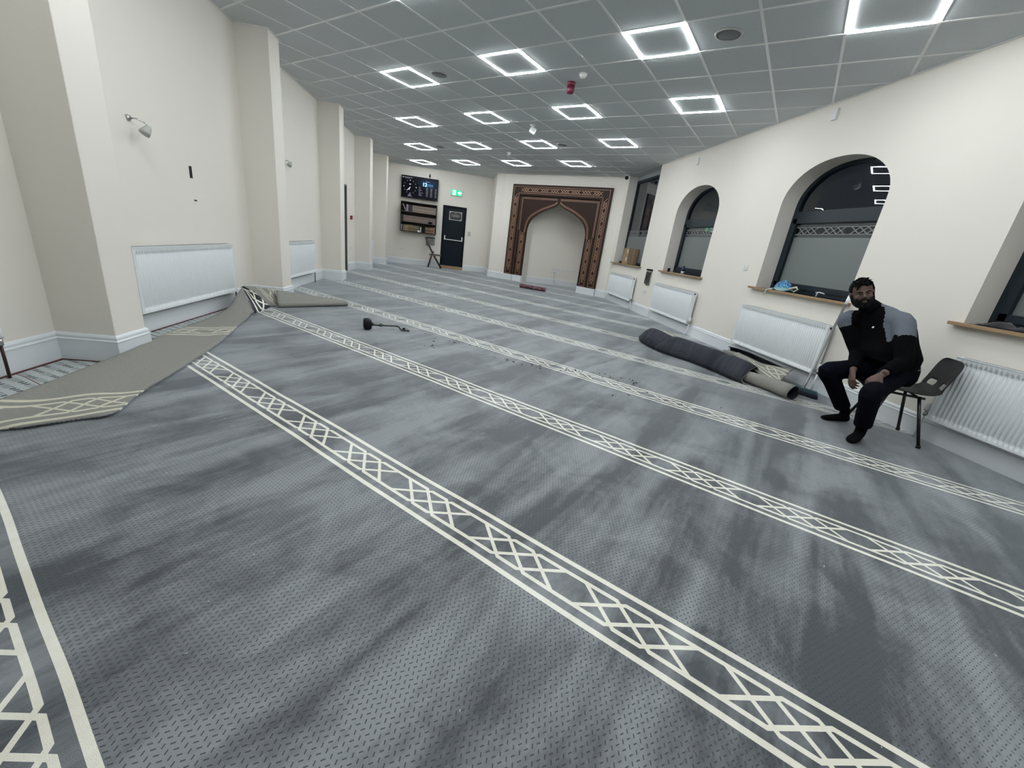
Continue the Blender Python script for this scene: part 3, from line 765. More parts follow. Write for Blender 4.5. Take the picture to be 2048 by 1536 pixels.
# ------------------------------------------------------------------ radiators
M['chrome'] = simple('chrome', (0.55, 0.55, 0.55), 0.2, 0.95, var=0.05)
M['slot'] = simple('dark_slot', (0.06, 0.065, 0.07), 0.8)
M['copperpipe'] = simple('dark_copper_pipe', (0.05, 0.022, 0.016), 0.45, 0.4, var=0.3)
def radiator(side, y0, y1, label, pipes='white', valve_end=0):
    xw = XL if side < 0 else XR; s = 1 if side < 0 else -1
    X = lambda d: xw+s*d
    t = tag(empty('radiator', (X(0.0), (y0+y1)/2, 0.2)), label, 'radiator', 'white panel radiators under the windows' if side > 0 else 'white panel radiators between the piers')
    z0, z1 = 0.20, 0.775
    n = int(round((y1-y0-0.07)/0.0333)); yy = []; ph = []
    ya, yb = y0+0.035, y1-0.035
    yy.append(y0+0.004); ph.append(0)
    for k in range(n*6+1):
        yy.append(ya+(yb-ya)*k/(n*6)); ph.append(0.5-0.5*math.cos(2*math.pi*k/6))
    yy.append(y1-0.004); ph.append(0)
    zz = [(z0, 0), (0.232, 0), (0.240, 1.5), (0.256, 1.6), (0.262, 1), (0.70, 1), (0.706, 1.6), (0.722, 1.5), (0.73, 0), (z1-0.006, 0)]
    mb = MB(); mb.grid([[(X(0.10-0.011*w_*p_), y_, z_) for y_, p_ in zip(yy, ph)] for z_, w_ in zz])
    mb.box((min(X(0.04), X(0.052)), y0+0.004, z0), (max(X(0.04), X(0.052)), y1-0.004, z1-0.006))
    mb.build('panel', M['white'], t)
    mb = MB()
    mb.box((min(X(0.036), X(0.104)), y0, z1-0.008), (max(X(0.036), X(0.104)), y1, z1), 0)
    k = y0+0.03
    while k < y1-0.04:
        mb.box((min(X(0.05), X(0.09)), k, z1-0.001), (max(X(0.05), X(0.09)), k+0.012, z1+0.0006), 1); k += 0.022
    mb.build('top_grille', [M['white'], M['slot']], t)
    for ye in (y0, y1):
        mb = MB(); mb.box((min(X(0.036), X(0.104)), min(ye, ye+(0.006 if ye == y0 else -0.006)), z0), (max(X(0.036), X(0.104)), max(ye, ye+(0.006 if ye == y0 else -0.006)), z1-0.004))
        mb.build('end_panel', M['white'], t, bevel=0.002)
    ye = y0 if valve_end == 0 else y1; sg = -1 if valve_end == 0 else 1
    mb = MB(); Rz = Matrix.Rotation(math.pi/2, 4, 'X')
    mb.lathe([(0.002, -0.004), (0.013, -0.004), (0.013, 0.004), (0.002, 0.004)], (X(0.075), ye+sg*0.004, z1-0.035), 12, 0, Rz)
    mb.build('bleed_plug', M['black'], t)
    mb = MB(); vy = ye+sg*0.045
    mb.tube([(X(0.07), ye, 0.235), (X(0.07), vy, 0.235)], 0.011, 8); mb.tube([(X(0.07), vy, 0.215), (X(0.07), vy, 0.26)], 0.015, 10)
    vb = mb.build('valve', M['chrome'], t)
    mb = MB(); mb.lathe([(0.004, 0), (0.021, 0.002), (0.024, 0.02), (0.022, 0.06), (0.017, 0.07), (0.003, 0.071)], (X(0.07), vy, 0.258), 14)
    mb.build('valve_head', M['plastic'], vb)
    ce_ = y1 if valve_end == 0 else y0; cs = -sg
    mb = MB(); mb.tube([(X(0.07), ce_, 0.235), (X(0.07), ce_+cs*0.03, 0.235)], 0.010, 8); mb.tube([(X(0.07), ce_+cs*0.03, 0.215), (X(0.07), ce_+cs*0.03, 0.262)], 0.013, 10)
    mb.build('lockshield_valve', M['chrome'], t)
    pm = M['copperpipe'] if pipes == 'dark' else M['trim']
    for yy_ in (vy, ce_+cs*0.03):
        mb = MB(); mb.tube([(X(0.07), yy_, 0.218), (X(0.068), yy_, 0.0)], 0.0085, 8); mb.build('pipe', pm, t)
    return t
radiator(-1, -6.1, -4.30, 'white radiator cut by the left edge of the photo', 'dark', 1)
radiator(-1, -3.09, -1.46, 'long white radiator between the two nearest left piers', 'dark', 0)
radiator(-1, 0.17, 1.50, 'white radiator beyond the pier with the rolled carpet corner', 'dark', 1)
radiator(-1, 5.62, 6.98, 'white radiator almost hidden behind the third left pier', 'white', 1)
radiator(1, 2.66, 4.32, 'small far white radiator under the rectangular window', 'white', 0)
radiator(1, -0.10, 1.50, 'white radiator under the smaller arched window', 'white', 0)
radiator(1, -2.98, -1.44, 'white radiator under the large arched window behind the broom', 'white', 0)
radiator(1, -5.75, -4.24, 'large white radiator behind the black chair at the right edge', 'white', 1)

# ------------------------------------------------------------------ doors
d1 = struct(empty('door_1', (1.0, YF, 0)), 'dark navy exit door with a silver push bar and a plaque', 'door')
M['navydoor'] = simple('navy_door_paint', (0.004, 0.010, 0.016), 0.45, var=0.2, spec=0.15)
mb = MB(); mb.box((DX0+0.055, YF+0.03, 0.10), (DX1-0.055, YF+0.075, DZ1-0.055)); mb.build('door_leaf', M['navydoor'], d1)
mb = MB(); mb.box((DX0, YF-0.012, 0.10), (DX0+0.06, YF+0.08, DZ1)); mb.box((DX1-0.06, YF-0.012, 0.10), (DX1, YF+0.08, DZ1)); mb.box((DX0+0.06, YF-0.012, DZ1-0.06), (DX1-0.06, YF+0.08, DZ1))
mb.build('door_frame', simple('black_frame_paint', (0.003, 0.005, 0.006), 0.5, spec=0.12), d1, bevel=0.002)
mb = MB(); mb.box((DX0, YF-0.10, 0.0), (DX1, YF+0.12, 0.062)); mb.box((DX0, YF-0.03, 0.062), (DX1, YF+0.12, 0.10)); mb.build('door_step', M['oak'], d1, bevel=0.003)
mb = MB(); mb.tube([(0.70, YF-0.035, 1.02), (1.33, YF-0.035, 1.015)], 0.016, 10)
pb_ = mb.build('push_bar', M['plastic'], d1)
for xx in (0.705, 1.325):
    mb = MB(); mb.box((xx-0.02, YF-0.05, 1.0), (xx+0.02, YF+0.03, 1.15)); mb.build('bar_bracket', M['plastic'], pb_, bevel=0.006)
pl_ = MB(); pl_.box((0.815, YF+0.018, 1.69), (1.265, YF+0.030, 1.985)); pq = pl_.build('door_plaque', simple('black_plaque', (0.01, 0.01, 0.012), 0.3), d1)
mb = MB(); yq = YF+0.016
def bar2(mb, x0, x1, z0, z1, y=yq): mb.box((x0, y, z0), (x1, y+0.003, z1))
M['silver'] = simple('pale_lettering', (0.55, 0.55, 0.52), 0.5)
bar2(mb, 0.82, 1.26, 1.965, 1.98); bar2(mb, 0.82, 1.26, 1.695, 1.71); bar2(mb, 0.82, 0.835, 1.71, 1.965); bar2(mb, 1.245, 1.26, 1.71, 1.965)
for cx_, cz_, sx, sz in ((0.835, 1.965, 1, -1), (1.245, 1.965, -1, -1), (0.835, 1.71, 1, 1), (1.245, 1.71, -1, 1)):
    q = [(cx_, cz_), (cx_+sx*0.045, cz_), (cx_+sx*0.018, cz_+sz*0.014), (cx_+sx*0.010, cz_+sz*0.040), (cx_, cz_+sz*0.045)]
    mb.prism(q, yq, yq+0.003, f=lambda x, y, h: (x, h, y))
mb.build('plaque_border', M['silver'], pq)
mb = MB()
sq = []
for k in range(60):
    t = k/59; sq.append((0.885+0.29*t, yq, 1.865+0.016*math.sin(t*31)+0.010*math.sin(t*57+1)-0.012*t))
for k in range(0, 57, 8): mb.tube(sq[k:k+8], 0.004, 5)
mb.tube([(0.91, yq, 1.822), (1.0, yq, 1.815), (1.14, yq, 1.812)], 0.0055, 5); mb.tube([(0.99, yq, 1.925), (1.08, yq, 1.922)], 0.003, 5)
mb.build('calligraphy', M['silver'], pq)
d2 = struct(empty('door_2', (XL, (DL0+DL1)/2, 0)), 'grey side door in the left wall behind the second pier', 'door')
mb = MB(); mb.box((XL-0.12, DL0+0.04, 0), (XL-0.07, DL1-0.04, DLH-0.04)); mb.build('door_leaf', simple('grey_brown_door', (0.17, 0.15, 0.13), 0.5), d2)
mb = MB(); mb.box((XL-0.2, DL0, 0), (XL+0.004, DL0+0.04, DLH)); mb.box((XL-0.2, DL1-0.04, 0), (XL+0.004, DL1, DLH)); mb.box((XL-0.2, DL0, DLH-0.04), (XL+0.004, DL1, DLH)); mb.build('door_frame', simple('grey_frame', (0.10, 0.10, 0.10), 0.5), d2)
mb = MB(); mb.tube([(XL-0.06, DL1-0.12, 1.0), (XL-0.03, DL1-0.12, 1.0), (XL-0.03, DL1-0.24, 1.0)], 0.009, 8); mb.build('door_handle', M['chrome'], d2)

# ------------------------------------------------------------------ wall screen
tv = tag(empty('wall_screen', (-0.235, YF-0.1, 2.565)), 'black wall screen showing a clock and 12min above the bookshelf', 'television')
mb = MB(); mb.box((-0.855, YF-0.15, 2.222), (0.385, YF-0.10, 2.91)); mb.build('screen_casing', M['black'], tv, bevel=0.004)
mb = MB(); mb.box((-0.5, YF-0.10, 2.4), (0.05, YF-0.0, 2.75)); mb.build('wall_bracket', M['black'], tv)
YT = YF-0.1505
mb = MB(); mb.box((-0.843, YT, 2.236), (0.373, YT+0.002, 2.898))
def tvmat():
    m, nt, b = newmat('dark_blue_screen')
    x, y, z = sep(nt, geo_pos(nt)); 
    g_ = ((x-0.05)*(x-0.05)*6.0+(z-2.72)*(z-2.72)*30.0)
    c = mixc(nt, g_.clamp(), (0.0, 0.02, 0.06), (0.0006, 0.0006, 0.004))
    b.inputs['Base Color'].default_value = (0.001, 0.001, 0.002, 1); b.inputs['Roughness'].default_value = 0.35; b.inputs['Specular IOR Level'].default_value = 0.12
    nt.links.new(c, b.inputs['Emission Color']); b.inputs['Emission Strength'].default_value = 0.8; m.cycles.emission_sampling = 'NONE'
    return m
scr = mb.build('display', tvmat(), tv)
TX = lambda f_: -0.855+1.24*f_
TZ = lambda f_: 2.91-0.688*f_
mb = MB(); yy_ = YT-0.001
cx_, cz_ = TX(0.235), TZ(0.50); HM = []
for k in range(12):
    a = math.pi/6*k; r = 0.015 if k % 3 == 0 else 0.008
    hm = MB(); hm.lathe([(0.0005, 0), (r, 0), (r, 0.001)], (cx_+0.205*math.sin(a), yy_, cz_+0.205*math.cos(a)), 8, 0, Matrix.Rotation(math.pi/2, 4, 'X')); HM.append(hm)
def hand(mb, x0, z0, x1, z1, w): 
    d = Vector((x1-x0, z1-z0)).normalized(); n = Vector((-d.y, d.x))*w
    mb.prism([(x0-n.x, z0-n.y), (x0+n.x, z0+n.y), (x1+n.x, z1+n.y), (x1-n.x, z1-n.y)], yy_, yy_+0.001, f=lambda x, y, h: (x, h, y))
hand(mb, cx_+0.01, cz_-0.005, cx_-0.105, cz_-0.125, 0.007); hand(mb, cx_, cz_-0.01, cx_-0.035, cz_-0.10, 0.010)
MQ = MB()
bb = lambda x0, x1, z0, z1: mb.box((TX(x0), yy_, TZ(z1)), (TX(x1), yy_+0.001, TZ(z0)))
MQ.box((TX(0.215), yy_, TZ(0.395)), (TX(0.255), yy_+0.001, TZ(0.365)))
M['scrwhite'] = emit('screen_white', (0.75, 0.75, 0.85), 0.75)
ck = mb.build('clock_hands', M['scrwhite'], tv)
for hm in HM: hm.build('hour_mark', M['scrwhite'], ck)
MQ.build('prayer_label', M['scrwhite'], tv)
mb = MB()
for k in range(7):
    z_ = 0.46+k*0.062
    for x0, w_ in ((0.47, (0.05, 0.05, 0.09, 0.05, 0.12, 0.07, 0.10)[k]), (0.67, 0.06), (0.785, 0.06), (0.91, 0.05)): bb(x0, x0+w_, z_, z_+0.013)
bb(0.08, 0.29, 0.075, 0.095); bb(0.08, 0.21, 0.125, 0.137); bb(0.19, 0.27, 0.86, 0.90); bb(0.16, 0.30, 0.93, 0.94); bb(0.66, 0.76, 0.175, 0.19); bb(0.955, 0.965, 0.965, 0.98)
mb.lathe([(0.0005, 0), (0.024, 0), (0.024, 0.001)], (TX(0.045), yy_, TZ(0.09)), 10, 0, Matrix.Rotation(math.pi/2, 4, 'X'))
mb.build('timetable', emit('screen_dim', (0.5, 0.5, 0.62), 0.22), tv)
def textmesh(name, body, size, loc, mat, parent, rot=(math.pi/2, 0, 0), bold=0.0):
    cu = bpy.data.curves.new(name, 'FONT'); cu.body = body; cu.size = size; cu.extrude = 0.0008; cu.offset = bold
    o = bpy.data.objects.new(name, cu); COL.objects.link(o)
    bpy.context.view_layer.update()
    me = bpy.data.meshes.new_from_object(o.evaluated_get(bpy.context.evaluated_depsgraph_get()))
    bpy.data.objects.remove(o); me.name = name; me.materials.clear(); me.materials.append(mat)
    o = bpy.data.objects.new(name, me); COL.objects.link(o); o.parent = parent
    o.location = WM[parent.name].inverted() @ Vector(loc); o.rotation_euler = rot
    WM[o.name] = WM[parent.name].copy()
    return o
textmesh('number_text', '12', 0.155, (TX(0.565), yy_, TZ(0.385)), emit('screen_blue', (0.30, 0.62, 1.0), 1.6), tv, bold=0.005)
textmesh('unit_text', 'min', 0.155, (TX(0.675), yy_, TZ(0.385)), emit('screen_dark_blue', (0.10, 0.30, 0.62), 0.9), tv, bold=-0.001)

# ------------------------------------------------------------------ bookshelf and its books
bs = tag(empty('wall_bookshelf', (-0.225, YF, 1.11)), 'dark wooden wall bookshelf with three tiers below the screen', 'bookshelf')
M['shelfwood'] = woodmat('dark_shelf_wood', (0.010, 0.007, 0.005), (0.024, 0.017, 0.013), 0.6)
mb = MB(); BX0, BX1, BY0 = -0.835, 0.385, YF-0.29
mb.box((BX0, BY0, 1.115), (BX0+0.02, YF, 2.085)); mb.box((BX1-0.02, BY0, 1.115), (BX1, YF, 2.085)); mb.box((BX0, YF-0.012, 1.115), (BX1, YF, 2.085)); mb.box((BX0+0.02, BY0, 2.065), (BX1-0.02, YF-0.012, 2.085))
mb.box((BX0+0.02, BY0, 1.115), (BX1-0.02, YF-0.012, 1.135)); mb.build('carcass', M['shelfwood'], bs)
for z_ in (1.435, 1.760):
    mb = MB(); mb.box((BX0+0.02, BY0+0.002, z_), (BX1-0.02, YF-0.012, z_+0.018)); mb.build('shelf', woodmat('shelf_edge_wood', (0.07, 0.062, 0.055), (0.13, 0.115, 0.10), 0.5), bs)
mb = MB(); mb.box((-0.44, BY0+0.02, 2.085), (-0.27, BY0+0.14, 2.108)); tag(mb.build('set_top_box', M['greyplastic'], bevel=0.004), 'flat grey box lying on top of the bookshelf', 'box')
bookm = {}
def bmat(k, c, c2):
    if k not in bookm:
        m, nt, b = newmat('book_cover_'+k); x, y, z = sep(nt, coord(nt))
        st_ = (z-0.03).abs().lt(0.008).mx((z+0.06).abs().lt(0.006)).mx((z-0.07).abs().lt(0.004))
        nt.links.new(mixc(nt, st_, c, c2), b.inputs['Base Color']); b.inputs['Roughness'].default_value = 0.5
        bookm[k] = m
    return bookm[k]
M['paper'] = simple('book_pages', (0.5, 0.47, 0.40), 0.8)
def book(name, w_, d_, h_, cov):
    mb = MB(); c = 0.0016
    mb.box((-w_/2, 0, -h_/2), (w_/2, c*1.5, h_/2), 0); mb.box((-w_/2, 0, -h_/2), (-w_/2+c, d_, h_/2), 0); mb.box((w_/2-c, 0, -h_/2), (w_/2, d_, h_/2), 0)
    mb.box((-w_/2+c, c, -h_/2+0.004), (w_/2-c, d_-0.004, h_/2-0.004), 1)
    return mb.build(name, [cov, M['paper']])
def putbook(proto, first, x, z, h_, label, grp, rz=0, ry=0.0, y=None):
    o = proto if first else proto.copy()
    if not first: COL.objects.link(o)
    o.location = (x, y if y is not None else BY0+0.035, z+h_/2); o.rotation_euler = (0, ry, rz)
    tag(o, label, 'book', grp); return o
beige = bmat('beige', (0.30, 0.25, 0.20), (0.10, 0.05, 0.04)); pink = bmat('rose_beige', (0.27, 0.205, 0.18), (0.10, 0.05, 0.05))
# top tier
lean = book('book', 0.028, 0.17, 0.235, bmat('grey', (0.28, 0.28, 0.27), (0.2, 0.2, 0.2))); putbook(lean, True, -0.72, 1.785, 0.225, 'grey book leaning at the left end of the top tier', 'books on the top tier', ry=-0.48)
for k, (x, c) in enumerate(((-0.640, (0.32, 0.17, 0.16)), (-0.605, (0.42, 0.36, 0.40)))):
    o = book('book', 0.030, 0.17, 0.215, bmat('rose%d' % k, c, (0.2, 0.1, 0.1))); putbook(o, True, x, 1.779, 0.215, 'pinkish book on the top tier, %s beside the leaning book' % ('first', 'second')[k], 'books on the top tier')
bl = book('book', 0.036, 0.17, 0.205, bmat('navy', (0.008, 0.012, 0.04), (0.05, 0.05, 0.08)))
for k in range(3): putbook(bl, k == 0, -0.560+k*0.038, 1.779, 0.205, 'dark blue book on the top tier, %s of three from the left' % ORD[k], 'books on the top tier')
x = -0.447; be = book('book', 0.0182, 0.17, 0.205, beige); n = 0
while x < 0.35:
    n += 1; putbook(be, n == 1, x+0.0106, 1.779, 0.205, 'pale beige volume on the top tier, %s of its set from the left' % ordn(n), 'pale volumes on the top tier'); x += 0.0232
# middle tier
dk = book('book', 0.030, 0.17, 0.205, bmat('black', (0.01, 0.01, 0.01), (0.12, 0.12, 0.12)))
for k in range(2): putbook(dk, k == 0, -0.795+k*0.032, 1.454, 0.205, 'black book at the left end of the middle tier, %s of two' % ORD[k], 'books on the middle tier')
x = -0.735; pk = book('book', 0.0192, 0.17, 0.190, pink); n = 0
while x < 0.345:
    n += 1; putbook(pk, n == 1, x+0.0112, 1.454, 0.190, 'rosy beige volume on the middle tier, %s of its set from the left' % ordn(n), 'rosy volumes on the middle tier'); x += 0.0245
mb = MB(); mb.tube([(0.12, BY0-0.0, 1.492), (0.19, BY0-0.003, 1.497), (0.26, BY0-0.0, 1.490)], [0.028, 0.036, 0.028], 10); tag(mb.build('pouch', M['black']), 'dark pouch lying before the books on the middle tier', 'pouch')
# bottom tier
x = -0.805; n = 0
spec = [(0.03, .20, (0.45, 0.5, 0.6), 'white and blue')]*1+[(0.024, .19, (0.02, 0.02, 0.03), 'black')]*2+[(0.024, .195, (0.16, 0.14, 0.12), 'grey brown')]*3+[(0.024, .20, (0.22, 0.18, 0.08), 'olive')]*4+[(0.030, .215, (0.14, 0.09, 0.03), 'gilt brown')]*5+[(0.028, .205, (0.09, 0.085, 0.07), 'dark grey')]*8
spec2 = [(0.030, .20, (0.08, 0.045, 0.02), 'dark brown')]*6+[(0.030, .215, (0.16, 0.06, 0.03), 'reddish')]*4+[(0.024, .22, (0.42, 0.33, 0.26), 'pale tan')]*1
cnt = {}; pr = {}
for lst, x_start in ((spec, -0.812), (spec2, 0.020)):
    x = x_start
    for w_, h_, c, nm in lst:
        if x+w_ > 0.362: break
        cnt[nm] = cnt.get(nm, 0)+1
        f_ = nm not in pr
        if f_: pr[nm] = book('book', w_-0.0018, 0.16, h_, bmat(nm.replace(' ', '_'), c, (0.35, 0.26, 0.12)))
        putbook(pr[nm], f_, x+w_/2, 1.136, h_, '%s book on the bottom tier, %s of its kind from the left' % (nm, ORD[cnt[nm]-1]), 'books on the bottom tier'); x += w_
mb = MB(); mb.box((-0.235, BY0-0.004, 1.136), (-0.165, BY0+0.03, 1.20)); tag(mb.build('small_box', simple('white_card', (0.75, 0.75, 0.72), 0.5), bevel=0.002), 'small white box standing before the books on the bottom tier', 'box')
mb = MB(); mb.box((-0.150, BY0+0.002, 1.136), (-0.118, BY0+0.12, 1.315)); tag(mb.build('white_book', simple('white_binding', (0.52, 0.52, 0.48), 0.6), bevel=0.001), 'upright white booklet beside the small white box', 'book')

# ------------------------------------------------------------------ exit sign
ex = tag(empty('exit_sign', (1.015, YF, 2.59)), 'green illuminated exit sign with a white running figure and down arrow', 'exit sign')
mb = MB(); mb.box((0.815, YF-0.05, 2.495), (1.215, YF, 2.69)); mb.build('sign_housing', simple('sign_white', (0.6, 0.65, 0.62), 0.4), ex, bevel=0.006)
ys_ = YF-0.0515
mb = MB(); mb.box((0.822, ys_, 2.503), (1.208, ys_+0.002, 2.683)); mb.build('sign_face', emit('exit_green', (0.0, 0.62, 0.25), 1.1), ex)
fx_ = lambda x, y, h: (x, h, y)
mb = MB(); mb.prism([(0.885, 2.515), (0.985, 2.515), (0.985, 2.672), (0.885, 2.672)], ys_-0.0015, ys_, f=fx_)
mb.prism([(1.125, 2.522), (1.185, 2.585), (1.185, 2.628), (1.142, 2.600), (1.142, 2.658), (1.108, 2.658), (1.108, 2.600), (1.065, 2.628), (1.065, 2.585)], ys_-0.0015, ys_, f=fx_)
mb.build('pictogram', emit('exit_white', (0.85, 1.0, 0.95), 1.9), ex)
mb = MB(); yf_ = ys_-0.0025
for p_ in ([(0.945, 2.640), (0.957, 2.640), (0.957, 2.655), (0.945, 2.655)], [(0.925, 2.590), (0.945, 2.590), (0.955, 2.636), (0.935, 2.636)], [(0.905, 2.560), (0.915, 2.556), (0.942, 2.592), (0.928, 2.596)], [(0.935, 2.530), (0.945, 2.530), (0.950, 2.592), (0.937, 2.592)], [(0.912, 2.622), (0.914, 2.612), (0.937, 2.622), (0.936, 2.632)]):
    mb.prism(p_, yf_, yf_+0.001, f=fx_)
mb.build('running_figure', simple('figure_green', (0.0, 0.25, 0.1), 0.5), ex)

# ------------------------------------------------------------------ plates, sockets, sensors
def plate(name, c, axis, w_, h_, label, cat, gang=1, mat='plastic', grp=None, dep=0.010, sw=True, rz=None):
    """axis: direction of the wall normal, 'x+' 'x-' 'y-' ; c = point on the wall"""
    ang = {'y-': 0.0, 'x+': math.pi/2, 'x-': -math.pi/2}.get(axis, 0.0) if rz is None else rz
    t = tag(empty(name, c, ang), label, cat, grp)
    mb = MB(); mb.box((-w_/2, -dep, -h_/2), (w_/2, 0.0, h_/2)); mb.build('face_plate', M[mat] if isinstance(mat, str) else mat, t, local=True, bevel=0.002)
    if sw:
        for k in range(gang):
            cx = (k-(gang-1)/2)*w_/gang
            mb = MB()
            if 'socket' in name:
                mb.box((cx-0.004, -dep-0.0012, 0.002), (cx+0.004, -dep+0.002, 0.016), 0); mb.box((cx-0.016, -dep-0.0012, -0.018), (cx-0.006, -dep+0.002, -0.013), 0); mb.box((cx+0.006, -dep-0.0012, -0.018), (cx+0.016, -dep+0.002, -0.013), 0)
                mb.build('socket_holes', M['black'], t, local=True)
            else:
                mb.box((cx-0.012, -dep-0.005, -0.016), (cx+0.012, -dep+0.001, 0.016), 0); mb.build('rocker', M['plastic'], t, local=True, bevel=0.001)
    return t
plate('wall_switch', (XR, -1.14, 1.288), 'x-', 0.086, 0.086, 'white switch left of the large arched window', 'switch', 2)
plate('wall_switch', (XR, 1.82, 1.28), 'x-', 0.075, 0.086, 'white switch left of the smaller arched window', 'switch')
plate('wall_socket', (XR, 2.09, 0.52), 'x-', 0.146, 0.086, 'white socket below the hanging bead rack on the right wall', 'socket', 2)
plate('wall_sensor', (XR, 1.08, 3.06), 'x-', 0.075, 0.12, 'small white sensor high above the smaller arched window', 'sensor', sw=False, dep=0.03)
plate('wall_sensor', (XR, -1.92, 3.10), 'x-', 0.075, 0.12, 'small white sensor high above the large arched window', 'sensor', sw=False, dep=0.03)
for k, (x_, z_) in enumerate(((4.51, .523), (4.67, .523), (4.85, .523), (5.01, .518), (5.22, .521))):
    plate('wall_socket', (x_, 7.10, z_), 'y-', 0.146, 0.086, 'white double socket in the niche, %s from the left in the upper row' % ORD[k], 'socket', 2, grp='sockets in the niche')
lw = plate('wall_socket', (4.49, 7.10, 0.412), 'y-', 0.146, 0.086, 'white double socket below the row in the niche, with a cable', 'socket', 2, grp='sockets in the niche')
mb = MB(); mb.tube([(4.53, 7.08, 0.40), (4.545, 7.06, 0.30), (4.55, 7.065, 0.15), (4.59, 7.06, 0.04), (4.60, 7.03, 0.012)], 0.005, 6); mb.box((4.515, 7.055, 0.385), (4.545, 7.09, 0.425))
tag(mb.build('power_cable', M['greyplastic']), 'thin cable hanging down from the lowest socket in the niche', 'cable')
plate('wall_socket', (-0.80, YF, 0.507), 'y-', 0.146, 0.086, 'white double socket low on the far wall left of the folding chair', 'socket', 2)
plate('wall_thermostat', (1.565, YF, 1.316), 'y-', 0.10, 0.12, 'small grey control box right of the dark door', 'thermostat', mat='greyplastic', dep=0.03)
plate('wall_socket', (-0.10, YF, 3.015), 'y-', 0.17, 0.075, 'white twin outlet above the wall screen', 'socket', 2)
plate('wall_socket', (0.33, YF, 3.0), 'y-', 0.09, 0.075, 'small white outlet above the right corner of the screen', 'socket', 1)
mb = MB(); mb.tube([(0.075, YF-0.03, 3.06), (0.075, YF-0.035, 2.99), (0.078, YF-0.04, 2.93)], [0.012, 0.030, 0.006], 8); tag(mb.build('plug_adapter', M['black']), 'black plug above the wall screen between two white outlets', 'plug')
plate('wall_socket', (XL, 4.54, 0.54), 'x+', 0.086, 0.086, 'white socket on the left wall below the red call point', 'socket', 1)
cp = plate('fire_call_point', (XL, 4.56, 1.30), 'x+', 0.09, 0.09, 'red fire call point on the left wall past the side door', 'call point', mat=simple('alarm_red', (0.25, 0.012, 0.02), 0.4), dep=0.05)
pq_ = g2w(-3.085, 7.218)
plate('wall_switch', (pq_.x, pq_.y, 2.327), None, 0.09, 0.12, 'small white plate high on the corner left of the timber surround', 'switch', rz=QA+math.radians(24.6))

# wall light on the left wall and the cut-outs beside it
wl = tag(empty('wall_spotlight', (XL, -2.73, 1.80)), 'small pale wall spotlight on a bent arm above the long left radiator', 'wall light')
mb = MB(); mb.lathe([(0.003, 0), (0.022, 0), (0.022, 0.014), (0.003, 0.016)], (XL, -2.735, 1.80), 12, 0, Matrix.Rotation(math.pi/2, 4, 'Y')); mb.box((XL, -2.755, 1.812), (XL+0.02, -2.725, 1.822)); mb.build('wall_mount', M['chrome'], wl)
mb = MB(); mb.tube([(XL+0.015, -2.735, 1.80), (XL+0.06, -2.725, 1.805), (XL+0.10, -2.70, 1.785), (XL+0.125, -2.68, 1.755)], 0.006, 8); mb.build('arm', M['chrome'], wl)
dm = (Matrix.Rotation(math.radians(150), 4, 'X') @ Matrix.Rotation(math.radians(-20), 4, 'Y'))
mb = MB(); mb.lathe([(0.004, 0.0), (0.014, 0.0), (0.026, 0.02), (0.038, 0.06), (0.040, 0.085), (0.034, 0.084), (0.004, 0.07)], (XL+0.125, -2.68, 1.765), 16, 0, dm); mb.build('lamp_shade', simple('pale_glass_shade', (0.42, 0.43, 0.40), 0.4), wl)
wl2 = tag(empty('wall_spotlight', (XL, 0.53, 1.97)), 'small pale wall spotlight beyond the first full pier, half hidden', 'wall light')
mb = MB(); mb.tube([(XL, 0.50, 1.98), (XL+0.05, 0.52, 1.985), (XL+0.09, 0.55, 1.96)], 0.006, 8); mb.build('arm', M['chrome'], wl2)
mb = MB(); mb.lathe([(0.004, 0.0), (0.016, 0.0), (0.034, 0.04), (0.036, 0.07), (0.004, 0.066)], (XL+0.09, 0.55, 1.97), 14, 0, dm); mb.build('lamp_shade', simple('pale_glass_shade_b', (0.42, 0.43, 0.40), 0.4), wl2)
mb = MB(); mb.box((XL, -1.975, 1.43), (XL+0.003, -1.93, 1.545)); tag(mb.build('back_box', M['black'], bevel=0.001), 'black open back box in the wall above the long left radiator', 'wall opening')
mb = MB(); mb.box((XL, -1.945, 1.208), (XL+0.003, -1.905, 1.222)); tag(mb.build('cable_hole', M['black']), 'tiny dark cable hole below the black wall opening', 'wall opening')

# ------------------------------------------------------------------ ceiling devices
spk = tag(empty('ceiling_speaker', (0, 0, H)), '', 'speaker', 'round ceiling speakers')
mb = MB(); mb.lathe([(0.002, -0.012), (0.100, -0.010), (0.104, 0.0)], (0, 0, 0), 28); mb.build('grille', simple('grey_mesh', (0.13, 0.145, 0.15), 0.7, bmp=0.5), spk, local=True)
mb = MB(); mb.lathe([(0.104, 0.0), (0.104, -0.013), (0.116, -0.012), (0.120, 0.0)], (0, 0, 0), 28); mb.build('rim', M['greyplastic'], spk, local=True)
for k, ((x_, y_), lb_) in enumerate((((0.86, -0.35), 'round grey speaker beside the left frame light of the fourth row'), ((3.60, -2.74), 'round grey speaker between the two big frame lights on the right'), ((3.24, 2.38), 'round grey speaker right of the third frame light in the second row'), ((0.61, 4.69), 'round grey speaker beside the left frame light of the second row'))):
    o = spk if k == 0 else copy_tree(spk)
    place(o, (x_, y_, H), 0); o['label'] = lb_
def detector(x_, y_, label, cage=False):
    t = tag(empty('smoke_detector', (x_, y_, H)), label, 'smoke detector')
    mb = MB(); mb.lathe([(0.002, 0), (0.052, 0), (0.052, -0.012), (0.002, -0.012)], (0, 0, 0), 20); mb.build('base', M['plastic'], t, local=True)
    mb = MB(); mb.lathe([(0.002, -0.012), (0.045, -0.012), (0.042, -0.03), (0.026, -0.045), (0.002, -0.047)], (0, 0, 0), 20); mb.build('head', M['plastic'], t, local=True)
